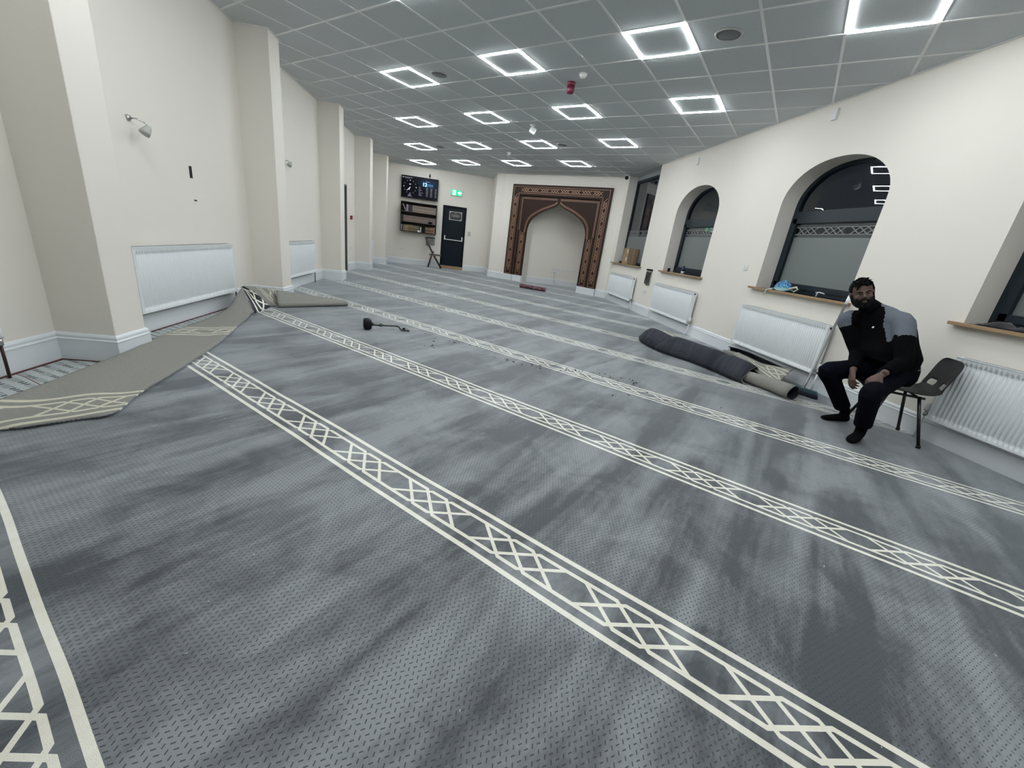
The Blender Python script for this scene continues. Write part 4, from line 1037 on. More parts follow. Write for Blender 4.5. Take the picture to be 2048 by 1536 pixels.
detector(2.64, -1.27, 'white smoke detector beside the red sounder'); detector(2.30, 4.05, 'small white smoke detector between the second and third lights of the far rows')
rs = tag(empty('alarm_sounder', (2.579, -0.927, H)), 'dark red alarm sounder hanging from the ceiling', 'alarm sounder')
mb = MB(); mb.lathe([(0.003, 0), (0.055, 0), (0.055, -0.02), (0.048, -0.03), (0.048, -0.035), (0.003, -0.035)], (0, 0, 0), 20); mb.build('base', simple('sounder_red', (0.16, 0.010, 0.03), 0.4), rs, local=True)
mb = MB(); mb.lathe([(0.003, -0.035), (0.052, -0.035), (0.050, -0.10), (0.038, -0.125), (0.003, -0.127)], (0, 0, 0), 20); mb.build('sounder_head', simple('sounder_red_b', (0.13, 0.008, 0.03), 0.35), rs, local=True)
em = tag(empty('emergency_light', (2.442, 1.329, H), 0.3), 'white emergency ceiling light with a glowing lens', 'emergency light')
mb = MB(); mb.lathe([(0.003, 0), (0.05, 0), (0.05, -0.008), (0.02, -0.012), (0.02, -0.06), (0.003, -0.06)], (0, 0, 0), 18); mb.build('base', M['plastic'], em, local=True)
mb = MB(); mb.tube([(-0.03, 0.02, -0.055), (0.05, -0.02, -0.10)], 0.045, 14); mb.build('lamp_head', M['white'], em, local=True)
mb = MB(); mb.tube([(-0.032, 0.018, -0.082), (0.035, -0.018, -0.118)], 0.032, 12); mb.build('lens', emit('lens_glow', (0.95, 1, 1), 1.3), em, local=True)
mb = MB(); mb.box((-0.012, -0.07, -0.012), (0.012, 0.07, 0)); mb.box((0.0, 0.05, -0.012), (0.11, 0.065, 0)); o = mb.build('ceiling_bracket', M['plastic']); o.location = (1.071, 4.756, H); o.rotation_euler = (0, 0, 0.5)
tag(o, 'small white bracket on the ceiling near the far left lights', 'bracket')
cc = tag(empty('security_camera', (5.48, 4.40, H)), 'white security camera with a black lens at the corner of the ceiling', 'security camera')
mb = MB(); mb.lathe([(0.003, 0), (0.055, 0), (0.055, -0.02), (0.04, -0.03), (0.003, -0.03)], (0, 0, 0), 20); mb.build('base', M['plastic'], cc, local=True)
mb = MB(); mb.tube([(0.02, 0.05, -0.07), (-0.03, -0.06, -0.085)], [0.045, 0.052], 16); cb = mb.build('camera_body', M['plastic'], cc, local=True)
mb = MB(); mb.tube([(-0.03, -0.06, -0.085), (-0.038, -0.078, -0.087)], [0.048, 0.036], 16); mb.build('lens', M['black'], cc, local=True)

# ------------------------------------------------------------------ hanging bead racks
M['bead'] = simple('dark_beads', (0.03, 0.028, 0.026), 0.4, var=0.5, scale=50); M['greybead'] = simple('grey_beads', (0.22, 0.21, 0.19), 0.45, var=0.4, scale=50)
def beadrack(c, ang, w_, h_, n, label, dense):
    t = tag(empty('bead_rack', c, ang), label, 'bead rack')
    mb = MB(); mb.box((-w_/2, -0.03, -0.018), (w_/2, 0.0, 0.018)); mb.build('rail', M['black'], t, local=True, bevel=0.002)
    mb = MB(); mb.box((-w_/2+0.01, -0.036, -0.042), (w_/2-0.01, -0.004, -0.030)); mb.build('hook_strip', M['greyplastic'], t, local=True)
    rnd = random.Random(int(w_*1000)+n)
    for k in range(n):
        x_ = -w_/2+0.02+(w_-0.04)*k/(n-1); L = h_*(0.82+0.18*rnd.random()); sp = 0.007+0.006*rnd.random()
        mb = MB(); pts = []
        for j in range(15):
            q = j/14*2*math.pi; pts.append((x_+sp*math.sin(q)+0.004*math.sin(3*q+k), -0.022-0.006*(k % 3)+0.004*math.cos(q), -0.04-L*(0.5-0.5*math.cos(q))))
        mb.tube(pts, 0.0058 if dense else 0.0046, 6, cap=False)
        for j in range(0, 14): 
            p = pts[j]; mb.lathe([(0.0005, -0.007), (0.0075, 0), (0.0005, 0.007)], p, 6)
        mb.tube([(x_, -0.024, -0.04-L), (x_+0.002, -0.024, -0.04-L-0.03)], [0.006, 0.009], 6)
        mb.build('bead_string', M['bead'] if (k % 2 == 0 or dense) else M['greybead'], t, local=True)
    return t
beadrack((XR, 2.06, 1.005), -math.pi/2, 0.27, 0.28, 9, 'black rack of hanging prayer beads between the two far right windows', True)
beadrack((0.205, YF, 0.995), 0.0, 0.32, 0.22, 9, 'dark rack of hanging prayer beads behind the folding chair', False)

# ------------------------------------------------------------------ folding chair at the far wall
fc = tag(empty('folding_chair', (0.42, 8.33, 0)), 'brown folding chair standing sideways beside the dark door', 'chair')
M['brownmetal'] = simple('brown_metal', (0.06, 0.05, 0.042), 0.4, 0.3); M['brownpad'] = simple('taupe_pad', (0.10, 0.085, 0.075), 0.6)
for yy_ in (8.14, 8.54):
    mb = MB(); mb.tube([(0.07, yy_, 1.00), (0.20, yy_, 0.74), (0.36, yy_, 0.46), (0.665, yy_, 0.012)], 0.012, 8, flat=1.4); mb.build('long_leg', M['brownmetal'], fc)
    yj = yy_+(0.03 if yy_ < 8.3 else -0.03)
    mb = MB(); mb.tube([(0.37, yj, 0.56), (0.30, yj, 0.40), (0.205, yj, 0.012)], 0.012, 8, flat=1.4); mb.build('short_leg', M['brownmetal'], fc)
mb = MB(); mb.tube([(0.07, 8.14, 0.98), (0.07, 8.54, 0.98)], 0.011, 8); mb.tube([(0.57, 8.14, 0.15), (0.57, 8.54, 0.15)], 0.008, 8); mb.tube([(0.235, 8.17, 0.13), (0.235, 8.51, 0.13)], 0.008, 8); mb.build('cross_bar', M['brownmetal'], fc)
mb = MB(); mb.box((0.225, 8.17, 0.425), (0.635, 8.51, 0.455)); mb.box((0.235, 8.18, 0.455), (0.63, 8.50, 0.475)); mb.build('seat', M['brownpad'], fc, bevel=0.012)
mb = MB(); mb.prism([(0.075, 0.95), (0.105, 0.965), (0.225, 0.715), (0.18, 0.70)], 8.155, 8.525, f=lambda x, y, h: (x, h, y)); mb.build('backrest', M['brownpad'], fc, bevel=0.008)

# ------------------------------------------------------------------ rolled prayer rug
rg = tag(empty('rolled_rug', (3.43, 4.72, 0)), 'small maroon patterned rug rolled up on the carpet before the niche', 'rug')
def rugmat():
    m, nt, b = newmat('maroon_rug'); n1 = noise(nt, coord(nt), 26, 2, 0.5, 1.5); n2 = noise(nt, coord(nt), 60, 2)
    c = mixc(nt, n1.gt(0.54), (0.085, 0.022, 0.034), (0.42, 0.28, 0.30)); c = mixc(nt, n2*0.4, c, (0.05, 0.01, 0.02))
    nt.links.new(c, b.inputs['Base Color']); b.inputs['Roughness'].default_value = 0.9; return m
M['rug'] = rugmat()
ra, rb = Vector((3.10, 4.92, 0.062)), Vector((3.78, 4.54, 0.062)); dd = (rb-ra).normalized(); nn = Vector((-dd.y, dd.x, 0))
mb = MB(); rows_ = []
for t_ in [k/8 for k in range(9)]:
    c_ = ra.lerp(rb, t_); row = []
    for k in range(46):
        a_ = k/45*math.pi*5.2; r_ = 0.060-0.0032*a_*0.9
        row.append(c_+nn*math.cos(a_-1.9)*r_+Vector((0, 0, 1))*math.sin(a_-1.9)*r_*1.0)
    rows_.append(row)
mb.grid(rows_); o = mb.build('rug_roll', M['rug'], rg, solid=0.006)
mb = MB()
for k in range(16):
    a_ = k/16*2*math.pi; p = rb+nn*math.cos(a_)*0.052+Vector((0, 0, math.sin(a_)*0.052)); mb.tube([p, p+dd*0.03+Vector((0, 0, -0.006))], 0.003, 4)
mb.build('fringe', simple('pale_fringe', (0.45, 0.36, 0.36), 0.9), rg)

# ------------------------------------------------------------------ things on the window sills
M['card'] = simple('brown_cardboard', (0.30, 0.205, 0.115), 0.75, var=0.1, scale=5); M['tape'] = simple('clear_brown_tape', (0.36, 0.30, 0.26), 0.25)
M['labelpaper'] = simple('white_label', (0.7, 0.7, 0.67), 0.6)
for k, (z0_, z1_, nm) in enumerate(((ZS, ZS+0.198, 'lower'), (ZS+0.199, ZS+0.395, 'upper'))):
    t = tag(empty('cardboard_box', (5.71, 3.66, z0_)), '%s of two brown cardboard boxes stacked on the rectangular window sill' % nm, 'box', 'cardboard boxes on the far window sill')
    dx = 0.004*k
    mb = MB(); mb.box((5.575+dx, 3.48, z0_), (5.838+dx, 3.82, z1_)); mb.build('carton', M['card'], t, bevel=0.003)
    mb = MB(); mb.box((5.685+dx, 3.4785, z0_+0.002), (5.735+dx, 3.4802, z1_+0.0008)); mb.box((5.685+dx, 3.4785, z1_-0.001), (5.735+dx, 3.82, z1_+0.0008)); mb.build('packing_tape', M['tape'], t)
    mb = MB(); mb.box((5.5735+dx, 3.52, z0_+0.08), (5.5752+dx, 3.60, z0_+0.165)); lb_ = mb.build('address_label', M['labelpaper'], t)
    mb = MB(); mb.box((5.5728+dx, 3.53, z0_+0.10), (5.5737+dx, 3.57, z0_+0.115)); mb.box((5.5728+dx, 3.535, z0_+0.13), (5.5737+dx, 3.56, z0_+0.15)); mb.build('printing', M['black'], lb_)
cp_ = tag(empty('cloth_cap', (5.66, 4.03, ZS)), 'small black cap with a pale top lying left of the cardboard boxes', 'cap')
mb = MB(); mb.lathe([(0.002, 0.002), (0.07, 0.002), (0.072, 0.03), (0.055, 0.055), (0.003, 0.062)], (5.66, 4.03, ZS), 16); mb.prism([(5.60, 3.98), (5.56, 3.95), (5.57, 4.05), (5.62, 4.08)], ZS+0.002, ZS+0.012); mb.build('crown', M['black'], cp_)
mb = MB(); mb.lathe([(0.002, 0.058), (0.045, 0.056), (0.035, 0.078), (0.002, 0.082)], (5.66, 4.05, ZS), 14); mb.build('pale_top', simple('pale_cloth', (0.40, 0.41, 0.42), 0.8), cp_)
mb = MB(); mb.tube([(5.535, 4.48, ZS+0.004), (5.522, 4.46, ZS-0.04), (5.528, 4.42, ZS-0.13), (5.53, 4.37, ZS-0.16), (5.528, 4.33, ZS-0.10), (5.522, 4.30, ZS-0.03), (5.54, 4.29, ZS+0.004)], 0.0035, 6); mb.tube([(5.54, 4.29, ZS+0.004), (5.58, 4.27, ZS+0.004)], 0.0035, 6)
tag(mb.build('cable_loop', M['greyplastic']), 'thin pale cable looping down from the rectangular window sill', 'cable')
sp_ = tag(empty('small_pot', (5.66, 1.33, ZS)), 'small black pot at the left end of the smaller arched window sill', 'pot')
mb = MB(); mb.lathe([(0.002, 0.0), (0.026, 0.0), (0.027, 0.045), (0.002, 0.046)], (5.66, 1.33, ZS), 18); mb.build('jar', M['black'], sp_)
mb = MB(); mb.lathe([(0.002, 0.046), (0.028, 0.046), (0.028, 0.062), (0.024, 0.066), (0.002, 0.067)], (5.66, 1.33, ZS), 18); mb.build('lid', M['black'], sp_)
bt = tag(empty('blue_bottle', (5.66, 0.76, ZS)), 'blue bottle with a white base on the smaller arched window sill', 'bottle')
mb = MB(); mb.lathe([(0.002, 0.0), (0.030, 0.0), (0.031, 0.045), (0.002, 0.045)], (5.66, 0.76, ZS), 18); mb.build('label', simple('white_wrap', (0.62, 0.64, 0.66), 0.5), bt)
mb = MB(); mb.lathe([(0.002, 0.045), (0.031, 0.045), (0.031, 0.10), (0.022, 0.12), (0.002, 0.12)], (5.66, 0.76, ZS), 18); mb.build('bottle_body', simple('bottle_blue', (0.012, 0.05, 0.13), 0.3), bt)
mb = MB(); mb.lathe([(0.002, 0.12), (0.021, 0.12), (0.021, 0.14), (0.015, 0.148), (0.002, 0.149)], (5.66, 0.76, ZS), 18); mb.build('bottle_cap', simple('cap_blue', (0.01, 0.035, 0.09), 0.35), bt)
# blue sun cap with white strings
sc_ = tag(empty('sun_cap', (5.66, -1.96, ZS)), 'blue patterned sun cap lying on the large arched window sill', 'cap')
def capmat():
    m, nt, b = newmat('blue_print_cloth'); n1 = noise(nt, coord(nt), 38, 3, 0.6, 0.5); n2 = noise(nt, mapping(nt, coord(nt), loc=(3, 1, 2)), 45, 2)
    c = mixc(nt, n1.gt(0.52), (0.05, 0.25, 0.40), (0.02, 0.07, 0.28)); c = mixc(nt, n2.gt(0.62), c, (0.35, 0.55, 0.62)); c = mixc(nt, n2.lt(0.33), c, (0.30, 0.04, 0.10))
    nt.links.new(c, b.inputs['Base Color']); b.inputs['Roughness'].default_value = 0.85; return m
mb = MB(); rows_ = []
for k in range(10):
    ph_ = k/9*math.pi/2; row = []
    for j in range(24):
        a_ = j/24*2*math.pi; r_ = math.cos(ph_)*(1+0.06*math.sin(3*a_+1)+0.03*math.sin(7*a_))
        row.append((5.66+0.085*r_*math.cos(a_), -1.93+0.125*r_*math.sin(a_), ZS+0.035+0.105*math.sin(ph_)*(1+0.1*math.sin(2*a_))))
    rows_.append(row)
mb.grid(rows_, closed=True); mb.build('crown', capmat(), sc_)
mb = MB(); rows_ = []
for k in range(6):
    row = []
    for j in range(28):
        a_ = j/28*2*math.pi; r_ = 0.9+k*0.075*(1+0.7*math.cos(a_+2.2)**2); row.append((5.655+0.085*r_*math.cos(a_), -1.94+0.125*r_*math.sin(a_), max(ZS+0.004, ZS+0.045-0.007*k*(1+0.4*math.sin(4*a_)))))
    rows_.append(row)
mb.grid(rows_, closed=True); mb.build('brim', simple('pale_teal_cloth', (0.22, 0.36, 0.36), 0.85, var=0.3, scale=20), sc_, solid=0.003)
mb = MB(); mb.tube([(5.60, -1.86, ZS+0.02), (5.55, -1.83, ZS+0.006), (5.526, -1.80, ZS-0.01), (5.52, -1.79, ZS-0.06), (5.524, -1.775, ZS-0.09)], [0.012, 0.012, 0.010, 0.008, 0.006], 8); mb.tube([(5.62, -2.06, ZS+0.03), (5.60, -2.12, ZS+0.05), (5.61, -2.20, ZS+0.075), (5.62, -2.23, ZS+0.055), (5.59, -2.20, ZS+0.012)], [0.010, 0.013, 0.014, 0.011, 0.008], 8)
mb.build('tie_strings', simple('cream_ties', (0.55, 0.57, 0.50), 0.8), sc_)
mb = MB(); mb.tube([(5.72, -2.40, ZS+0.045), (5.72, -2.44, ZS+0.055), (5.72, -2.50, ZS+0.052), (5.72, -2.53, ZS+0.045)], 0.007, 8); mb.tube([(5.72, -2.43, ZS+0.05), (5.71, -2.43, ZS+0.0)], 0.006, 8)
tag(mb.build('window_handle', M['plastic']), 'small white window handle lying right of the blue cap on the sill', 'handle')
# black cloth on the right sill
mb = MB(); rows_ = []
for i in range(40):
    y_ = -4.16-i*0.035; row = []
    env = min(1, i/3.0)*(0.8+0.35*math.sin(i*0.7)+0.2*math.sin(i*1.9))
    for j in range(9):
        s_ = j/8; x_ = 5.64+0.17*s_+0.012*math.sin(i*0.9+j)
        row.append((x_, y_, ZS+0.004+0.045*math.sin(math.pi*s_)*max(0.25, env)+0.006*math.sin(i*1.3+j*1.7)*math.sin(math.pi*s_)))
    rows_.append(row)
mb.grid(rows_); tag(mb.build('black_cloth', simple('black_fabric', (0.008, 0.009, 0.013), 0.9, var=0.3, sheen=0.2), solid=0.006), 'crumpled black cloth lying along the rightmost window sill', 'cloth')

# ------------------------------------------------------------------ knee kicker (carpet tool) and lint
kk = tag(empty('knee_kicker', (0.5, -1.98, 0)), 'black carpet knee kicker tool lying on the left part of the carpet', 'carpet tool')
kd = Vector((0.98, 0.28, 0)).normalized(); kn = Vector((-kd.y, kd.x, 0)); k0 = Vector((0.28, -2.03, 0))
def KP(a_, b_, z_): p = k0+kd*a_+kn*b_; return (p.x, p.y, z_)
mb = MB(); rows_ = []
for a_, s_ in ((-0.035, .62), (-0.030, .85), (-0.015, 1.0), (0.02, 1.0), (0.04, .95), (0.055, .80), (0.062, .45)):
    row = []
    for j in range(20):
        q = j/20*2*math.pi; c_, s2 = math.cos(q), math.sin(q); e = 0.55
        row.append(KP(a_, 0.075*s_*abs(c_)**e*(1 if c_ > 0 else -1), 0.070+0.066*s_*abs(s2)**e*(1 if s2 > 0 else -1)))
    rows_.append(row)
mb.grid(rows_, closed=True); mb.face([mb.vert(p) for p in rows_[0]][::-1]); mb.face([mb.vert(p) for p in rows_[-1]])
mb.build('padded_bumper', M['black'], kk)
M['steel'] = simple('dark_steel', (0.07, 0.075, 0.07), 0.4, 0.6)
mb = MB(); mb.tube([KP(0.055, 0, .068), KP(0.10, 0, .062), KP(0.17, 0, .058)], [0.022, 0.013, 0.013], 10); mb.tube([KP(0.16, 0, .058), KP(0.37, 0, .056)], 0.0095, 10); mb.build('shaft', M['steel'], kk)
mb = MB(); mb.tube([KP(0.15, 0, .058), KP(0.19, 0, .058)], 0.017, 10); mb.tube([KP(0.17, 0, .07), KP(0.17, 0, .085)], 0.005, 8); mb.build('length_lock', M['steel'], kk)
mb = MB(); mb.tube([KP(0.36, 0, .056), KP(0.385, 0, .045), KP(0.40, 0, .020), KP(0.43, 0, .014)], 0.010, 8)
mb.prism([(0.41, -0.030), (0.50, -0.045), (0.50, 0.045), (0.41, 0.030)], 0.003, 0.018, f=lambda x, y, h: KP(x, y, h)); hd_ = mb.build('gripping_head', M['steel'], kk, bevel=0.002)
mb = MB(); mb.lathe([(0.001, 0.018), (0.016, 0.018), (0.016, 0.032), (0.012, 0.036), (0.001, 0.036)], KP(0.445, 0, 0), 12); mb.build('depth_dial', M['black'], hd_)
mb = MB()
for k in range(9): mb.tube([KP(0.42+0.009*k, -0.02+0.005*(k % 3), 0.006), KP(0.425+0.009*k, -0.02+0.005*(k % 3), 0.0005)], 0.0012, 4)
mb.build('pins', M['chrome'], hd_)

lint = MB(); rnd = random.Random(3)
cl = [(0.86, -1.95, .10, 4), (1.25, -2.25, .13, 6), (1.60, -2.35, .10, 6), (1.75, -2.80, .05, 3), (2.05, -2.90, .12, 9), (2.3, -3.0, .1, 5), (2.62, -3.05, .14, 12), (2.85, -3.12, .12, 14), (3.12, -3.25, .14, 8), (1.0, -2.55, .1, 4), (3.3, -3.6, .4, 6)]
import_pts = [(822, 660)]
for x_, y_, r_, n_ in cl:
    for k in range(n_):
        cx_ = x_+rnd.uniform(-r_, r_)*1.4; cy_ = y_+rnd.uniform(-r_, r_)*0.7; L = rnd.uniform(0.006, 0.028); a_ = rnd.uniform(0, 6.28); pts = []
        for j in range(4):
            a_ += rnd.uniform(-0.9, 0.9); cx_ += L/3*math.cos(a_); cy_ += L/3*math.sin(a_); pts.append((cx_, cy_, 0.004+0.003*rnd.random()))
        lint.tube(pts, rnd.uniform(0.0016, 0.0045), 5)
tag(lint.build('carpet_lint', simple('dark_lint', (0.03, 0.032, 0.038), 0.95)), 'scattered dark carpet lint and offcut crumbs across the middle of the carpet', 'lint', kind='stuff')
lint = MB(); rnd = random.Random(11)
for k in range(70):
    cx_, cy_ = rnd.uniform(-0.3, 3.6), rnd.uniform(-6.6, -2.2); a_ = rnd.uniform(0, 6.28); L = rnd.uniform(0.002, 0.010)
    lint.tube([(cx_, cy_, .004), (cx_+L*math.cos(a_), cy_+L*math.sin(a_), .006)], rnd.uniform(0.0008, 0.0018), 5)
tag(lint.build('pale_fluff', simple('pale_fluff', (0.7, 0.7, 0.7), 0.95)), 'tiny pale fluff specks on the near carpet', 'lint', kind='stuff')

# ------------------------------------------------------------------ broom
br = tag(empty('broom', (5.24, -3.2, 0)), 'broom with a long grey handle leaning on the window sill behind the seated man', 'broom')
h0, h1 = Vector((5.165, -3.075, 0)), Vector((5.315, -3.325, 0)); hd = (h1-h0).normalized(); hn = Vector((-hd.y, hd.x, 0)); hc = (h0+h1)/2
mb = MB(); mb.tube([tuple(hc+Vector((0, 0, .07))), (5.30, -3.155, .13), (5.545, -3.035, 1.10)], [0.016, 0.0125, 0.0125], 10); hl = mb.build('handle', simple('grey_pole', (0.22, 0.225, 0.23), 0.35, 0.5), br)
mb = MB(); mb.tube([(5.523, -3.046, 1.02), (5.545, -3.035, 1.11)], 0.0145, 10); mb.build('handle_grip', M['white'], hl)
mb = MB(); mb.prism([(-0.155, 0.045), (0.155, 0.045), (0.130, 0.085), (-0.130, 0.085)], -0.022, 0.022, f=lambda x, y, h: tuple(hc+hd*x+hn*h+Vector((0, 0, y)))); mb.build('broom_head', simple('broom_teal', (0.035, 0.075, 0.09), 0.5), br, bevel=0.004)
mb = MB(); rnd = random.Random(5)
for i in range(52):
    for j in range(5):
        x_ = -0.148+0.296*i/51; y_ = -0.016+0.032*j/4
        mb.tube([tuple(hc+hd*x_+hn*y_+Vector((0, 0, .047))), tuple(hc+hd*(x_*1.08+rnd.uniform(-.003, .003))+hn*(y_*1.5+rnd.uniform(-.003, .003))+Vector((0, 0, .001)))], 0.0024, 4)
mb.build('bristles', simple('dark_blue_bristles', (0.02, 0.026, 0.05), 0.8), br)

# ------------------------------------------------------------------ black plastic chair
CA = math.atan2(0.54, -0.84); CC = Vector((5.225, -4.135, 0))
ch = tag(empty('plastic_chair', CC, CA), 'black plastic shell chair with tubular legs under the seated man', 'chair')
prof = [(.290, .418, .165), (.280, .436, .185), (.245, .446, .20), (.14, .440, .212), (0, .432, .215), (-.10, .430, .212), (-.165, .438, .208), (-.205, .462, .203), (-.228, .50, .198), (-.243, .545, .194), (-.256, .60, .196), (-.270, .66, .198), (-.283, .71, .19), (-.291, .735, .165), (-.292, .745, .12)]
mb = MB(); rows_ = []
NJ = 17
for f_, z_, w_ in prof:
    row = []
    for j in range(NJ):
        s_ = -1+2*j/(NJ-1); e_ = abs(s_)**4
        up = 0.018*e_ if z_ < 0.47 and f_ < 0.2 else 0.0
        fw2 = 0.030*abs(s_)**2.2 if z_ > 0.47 else 0.0
        row.append((f_+fw2, w_*s_, z_+up-(0.012*e_ if f_ > 0.2 else 0)))
    rows_.append(row)
I = [[mb.vert(p) for p in r] for r in rows_]
for i in range(len(I)-1):
    for j in range(NJ-1):
        if i in (8,) and (2 <= j <= 5 or NJ-7 <= j <= NJ-4): continue
        mb.face((I[i][j], I[i][j+1], I[i+1][j+1], I[i+1][j]), 0, True)
M['shell'] = simple('black_polypropylene', (0.006, 0.006, 0.008), 0.5, var=0.2, bmp=0.15, spec=0.25)
mb.build('seat_shell', M['shell'], ch, local=True, solid=0.006, sub=1)
M['legblack'] = simple('black_steel_tube', (0.008, 0.008, 0.009), 0.35)
for sx, sy in ((1, 1), (1, -1), (-1, 1), (-1, -1)):
    top = Vector((0.10*sx, 0.14*sy, 0.415)); ft = Vector((0.205*sx, 0.225*sy, 0.012))
    mb = MB(); mb.tube([top, ft], 0.0125, 10); lg = mb.build('leg', M['legblack'], ch, local=True)
    mb = MB(); mb.tube([ft+Vector((0, 0, 0.012)), ft-Vector((0, 0, 0.012))], 0.016, 10); mb.build('foot_cap', M['shell'], lg, local=True)
mb = MB()
for sy in (1, -1): mb.tube([(0.14, 0.14*sy, .405), (-0.14, 0.14*sy, .405)], 0.010, 8)
for sx in (1, -1): mb.tube([(0.10*sx, -0.15, .402), (0.10*sx, 0.15, .402)], 0.010, 8)
mb.tube([(-0.13, -0.17, .395), (-0.20, -0.18, .40)], 0.010, 8)
mb.build('under_frame', M['legblack'], ch, local=True)

# ------------------------------------------------------------------ the seated man
def V(*a): return Vector(a)
def ring_loft(mb, rings, seg=24, mi=0, power=1.0):
    """rings: (centre, lateral axis, depth axis, half width, half depth)"""
    rows_ = []
    for c, la, da, hw, hd in rings:
        la = Vector(la).normalized(); da = Vector(da); da = (da-la*da.dot(la)).normalized(); row = []
        for j in range(seg):
            q = 2*math.pi*j/seg; cc, ss = math.cos(q), math.sin(q)
            row.append(Vector(c)+la*hw*math.copysign(abs(cc)**power, cc)+da*hd*math.copysign(abs(ss)**power, ss))
        rows_.append(row)
    I = [[mb.vert(p) for p in r] for r in rows_]
    for i in range(len(I)-1):
        for j in range(seg): mb.face((I[i][j], I[i][(j+1) % seg], I[i+1][(j+1) % seg], I[i+1][j]), mi, True)
    mb.face(I[0][::-1], mi, True); mb.face(I[-1], mi, True)
def smoothpath(pts, rad, n=4):
    rows_ = resample([[Vector(p), Vector((r, 0, 0))] for p, r in zip(pts, rad)], n)
    return [r[0] for r in rows_], [r[1].x for r in rows_]
def limb(mb, pts, rad, seg=16, n=4, flat=1.0, up=None):
    p, r = smoothpath(pts, rad, n); mb.tube(p, r, seg, flat=flat, up=up)
def ball(mb, c, rx, ry, rz, ax=None, seg=18):
    """ellipsoid with axes ax = (X, Y, Z) unit vectors"""
    ax = ax or (V(1,0,0), V(0,1,0), V(0,0,1)); rows_ = []
    for i in range(seg//2+1):
        ph = -math.pi/2+math.pi*i/(seg//2); rr = max(math.cos(ph), 0.02); row = []
        for j in range(seg):
            a = 2*math.pi*j/seg; row.append(Vector(c)+ax[0]*rx*rr*math.cos(a)+ax[1]*ry*rr*math.sin(a)+ax[2]*rz*math.sin(ph))
        rows_.append(row)
    I = [[mb.vert(p) for p in r] for r in rows_]
    for i in range(len(I)-1):
        for j in range(seg): mb.face((I[i][j], I[i][(j+1) % seg], I[i+1][(j+1) % seg], I[i+1][j]), 0, True)
    mb.face(I[0][::-1]); mb.face(I[-1])
def fuse(o, voxel, smooth_it=4, smooth_f=0.5):
    """one continuous skin out of the overlapping volumes"""
    r = o.modifiers.new('remesh', 'REMESH'); r.mode = 'VOXEL'; r.voxel_size = voxel; r.use_smooth_shade = True
    s_ = o.modifiers.new('relax', 'SMOOTH'); s_.iterations = smooth_it; s_.factor = smooth_f
    bpy.context.view_layer.update()
    dg = bpy.context.evaluated_depsgraph_get(); me = bpy.data.meshes.new_from_object(o.evaluated_get(dg))
    o.modifiers.clear(); old = o.data; me.name = old.name; mats = [m for m in old.materials]; o.data = me
    me.materials.clear()
    for m in mats: me.materials.append(m)
    for p in me.polygons: p.use_smooth = True; p.material_index = 0
    return o
M['skin'] = simple('brown_skin', (0.095, 0.054, 0.042), 0.65, var=0.15, scale=30, bmp=0.1)
M['hair'] = simple('black_hair', (0.004, 0.0035, 0.0035), 0.8, var=0.4, scale=120, bmp=0.6, spec=0.15)
M['blackknit'] = simple('black_knit', (0.0025, 0.0025, 0.0032), 0.95, var=0.2, scale=60, bmp=0.2, spec=0.06)
M['greymarl'] = simple('grey_marl_knit', (0.13, 0.145, 0.17), 0.9, var=0.4, scale=160, bmp=0.3, spec=0.1)
M['navycloth'] = simple('dark_navy_cloth', (0.0022, 0.003, 0.0065), 0.9, var=0.3, scale=40, bmp=0.2, spec=0.08)
M['sock'] = simple('black_sock', (0.003, 0.003, 0.0035), 0.95, var=0.2, scale=80, bmp=0.2, spec=0.06)

PEL = V(5.125, -4.100, 0.560)
hipR, hipL = V(5.110, -3.995, 0.560), V(5.050, -4.190, 0.560)
kneR, kneL = V(4.735, -3.890, 0.470), V(4.665, -4.395, 0.435)
ankR, ankL = V(5.030, -3.935, 0.085), V(4.790, -4.330, 0.085)
lat_h = V(0.33, 0.94, 0); lat_s = V(-0.16, 0.96, -0.22)
shL, shR = V(5.020, -4.085, 0.985), V(4.900, -3.725, 0.925)
elL, wrL = V(4.925, -4.300, 0.700), V(4.735, -4.355, 0.590)
elR, wrR = V(4.962, -3.885, 0.668), V(4.810, -4.045, 0.520)
HC = V(4.845, -3.815, 1.165)                      # head centre
HF = V(-0.57, -0.815, -0.06).normalized()         # where the face points
HU = V(-0.20, 0.30, 0.93); HU = (HU-HF*HU.dot(HF)).normalized()
HL = HU.cross(HF).normalized()                    # towards his left ear
HAX = (HL, HF, HU)
def hp(l, f_, u): return HC+HL*l+HF*f_+HU*u

# body: one continuous surface (head, neck, trunk, arms, hands, legs)
mb = MB()
ball(mb, hp(0, -0.012, 0.030), 0.077, 0.094, 0.088, HAX, 24)      # cranium
ball(mb, hp(0, 0.018, -0.015), 0.066, 0.072, 0.088, HAX, 24)      # face
ball(mb, hp(0, 0.030, -0.070), 0.048, 0.052, 0.042, HAX, 20)      # jaw
ball(mb, hp(0, 0.072, -0.092), 0.020, 0.018, 0.016, HAX, 14)      # chin
ball(mb, hp(0, 0.078, 0.022), 0.048, 0.018, 0.012, HAX, 16)       # brow ridge
for s_ in (-1, 1):
    ball(mb, hp(s_*0.042, 0.062, -0.020), 0.022, 0.020, 0.018, HAX, 14)      # cheek
    ball(mb, hp(s_*0.078, -0.005, -0.005), 0.008, 0.020, 0.030, HAX, 14)     # ear
    ball(mb, hp(s_*0.083, -0.010, 0.008), 0.006, 0.015, 0.018, HAX, 12)
limb(mb, [hp(0, 0.084, 0.020), hp(0, 0.096, -0.005), hp(0, 0.108, -0.022)], [0.009, 0.011, 0.014], 12, 3)   # nose
for s_ in (-1, 1): ball(mb, hp(s_*0.013, 0.094, -0.024), 0.009, 0.010, 0.008, HAX, 10)
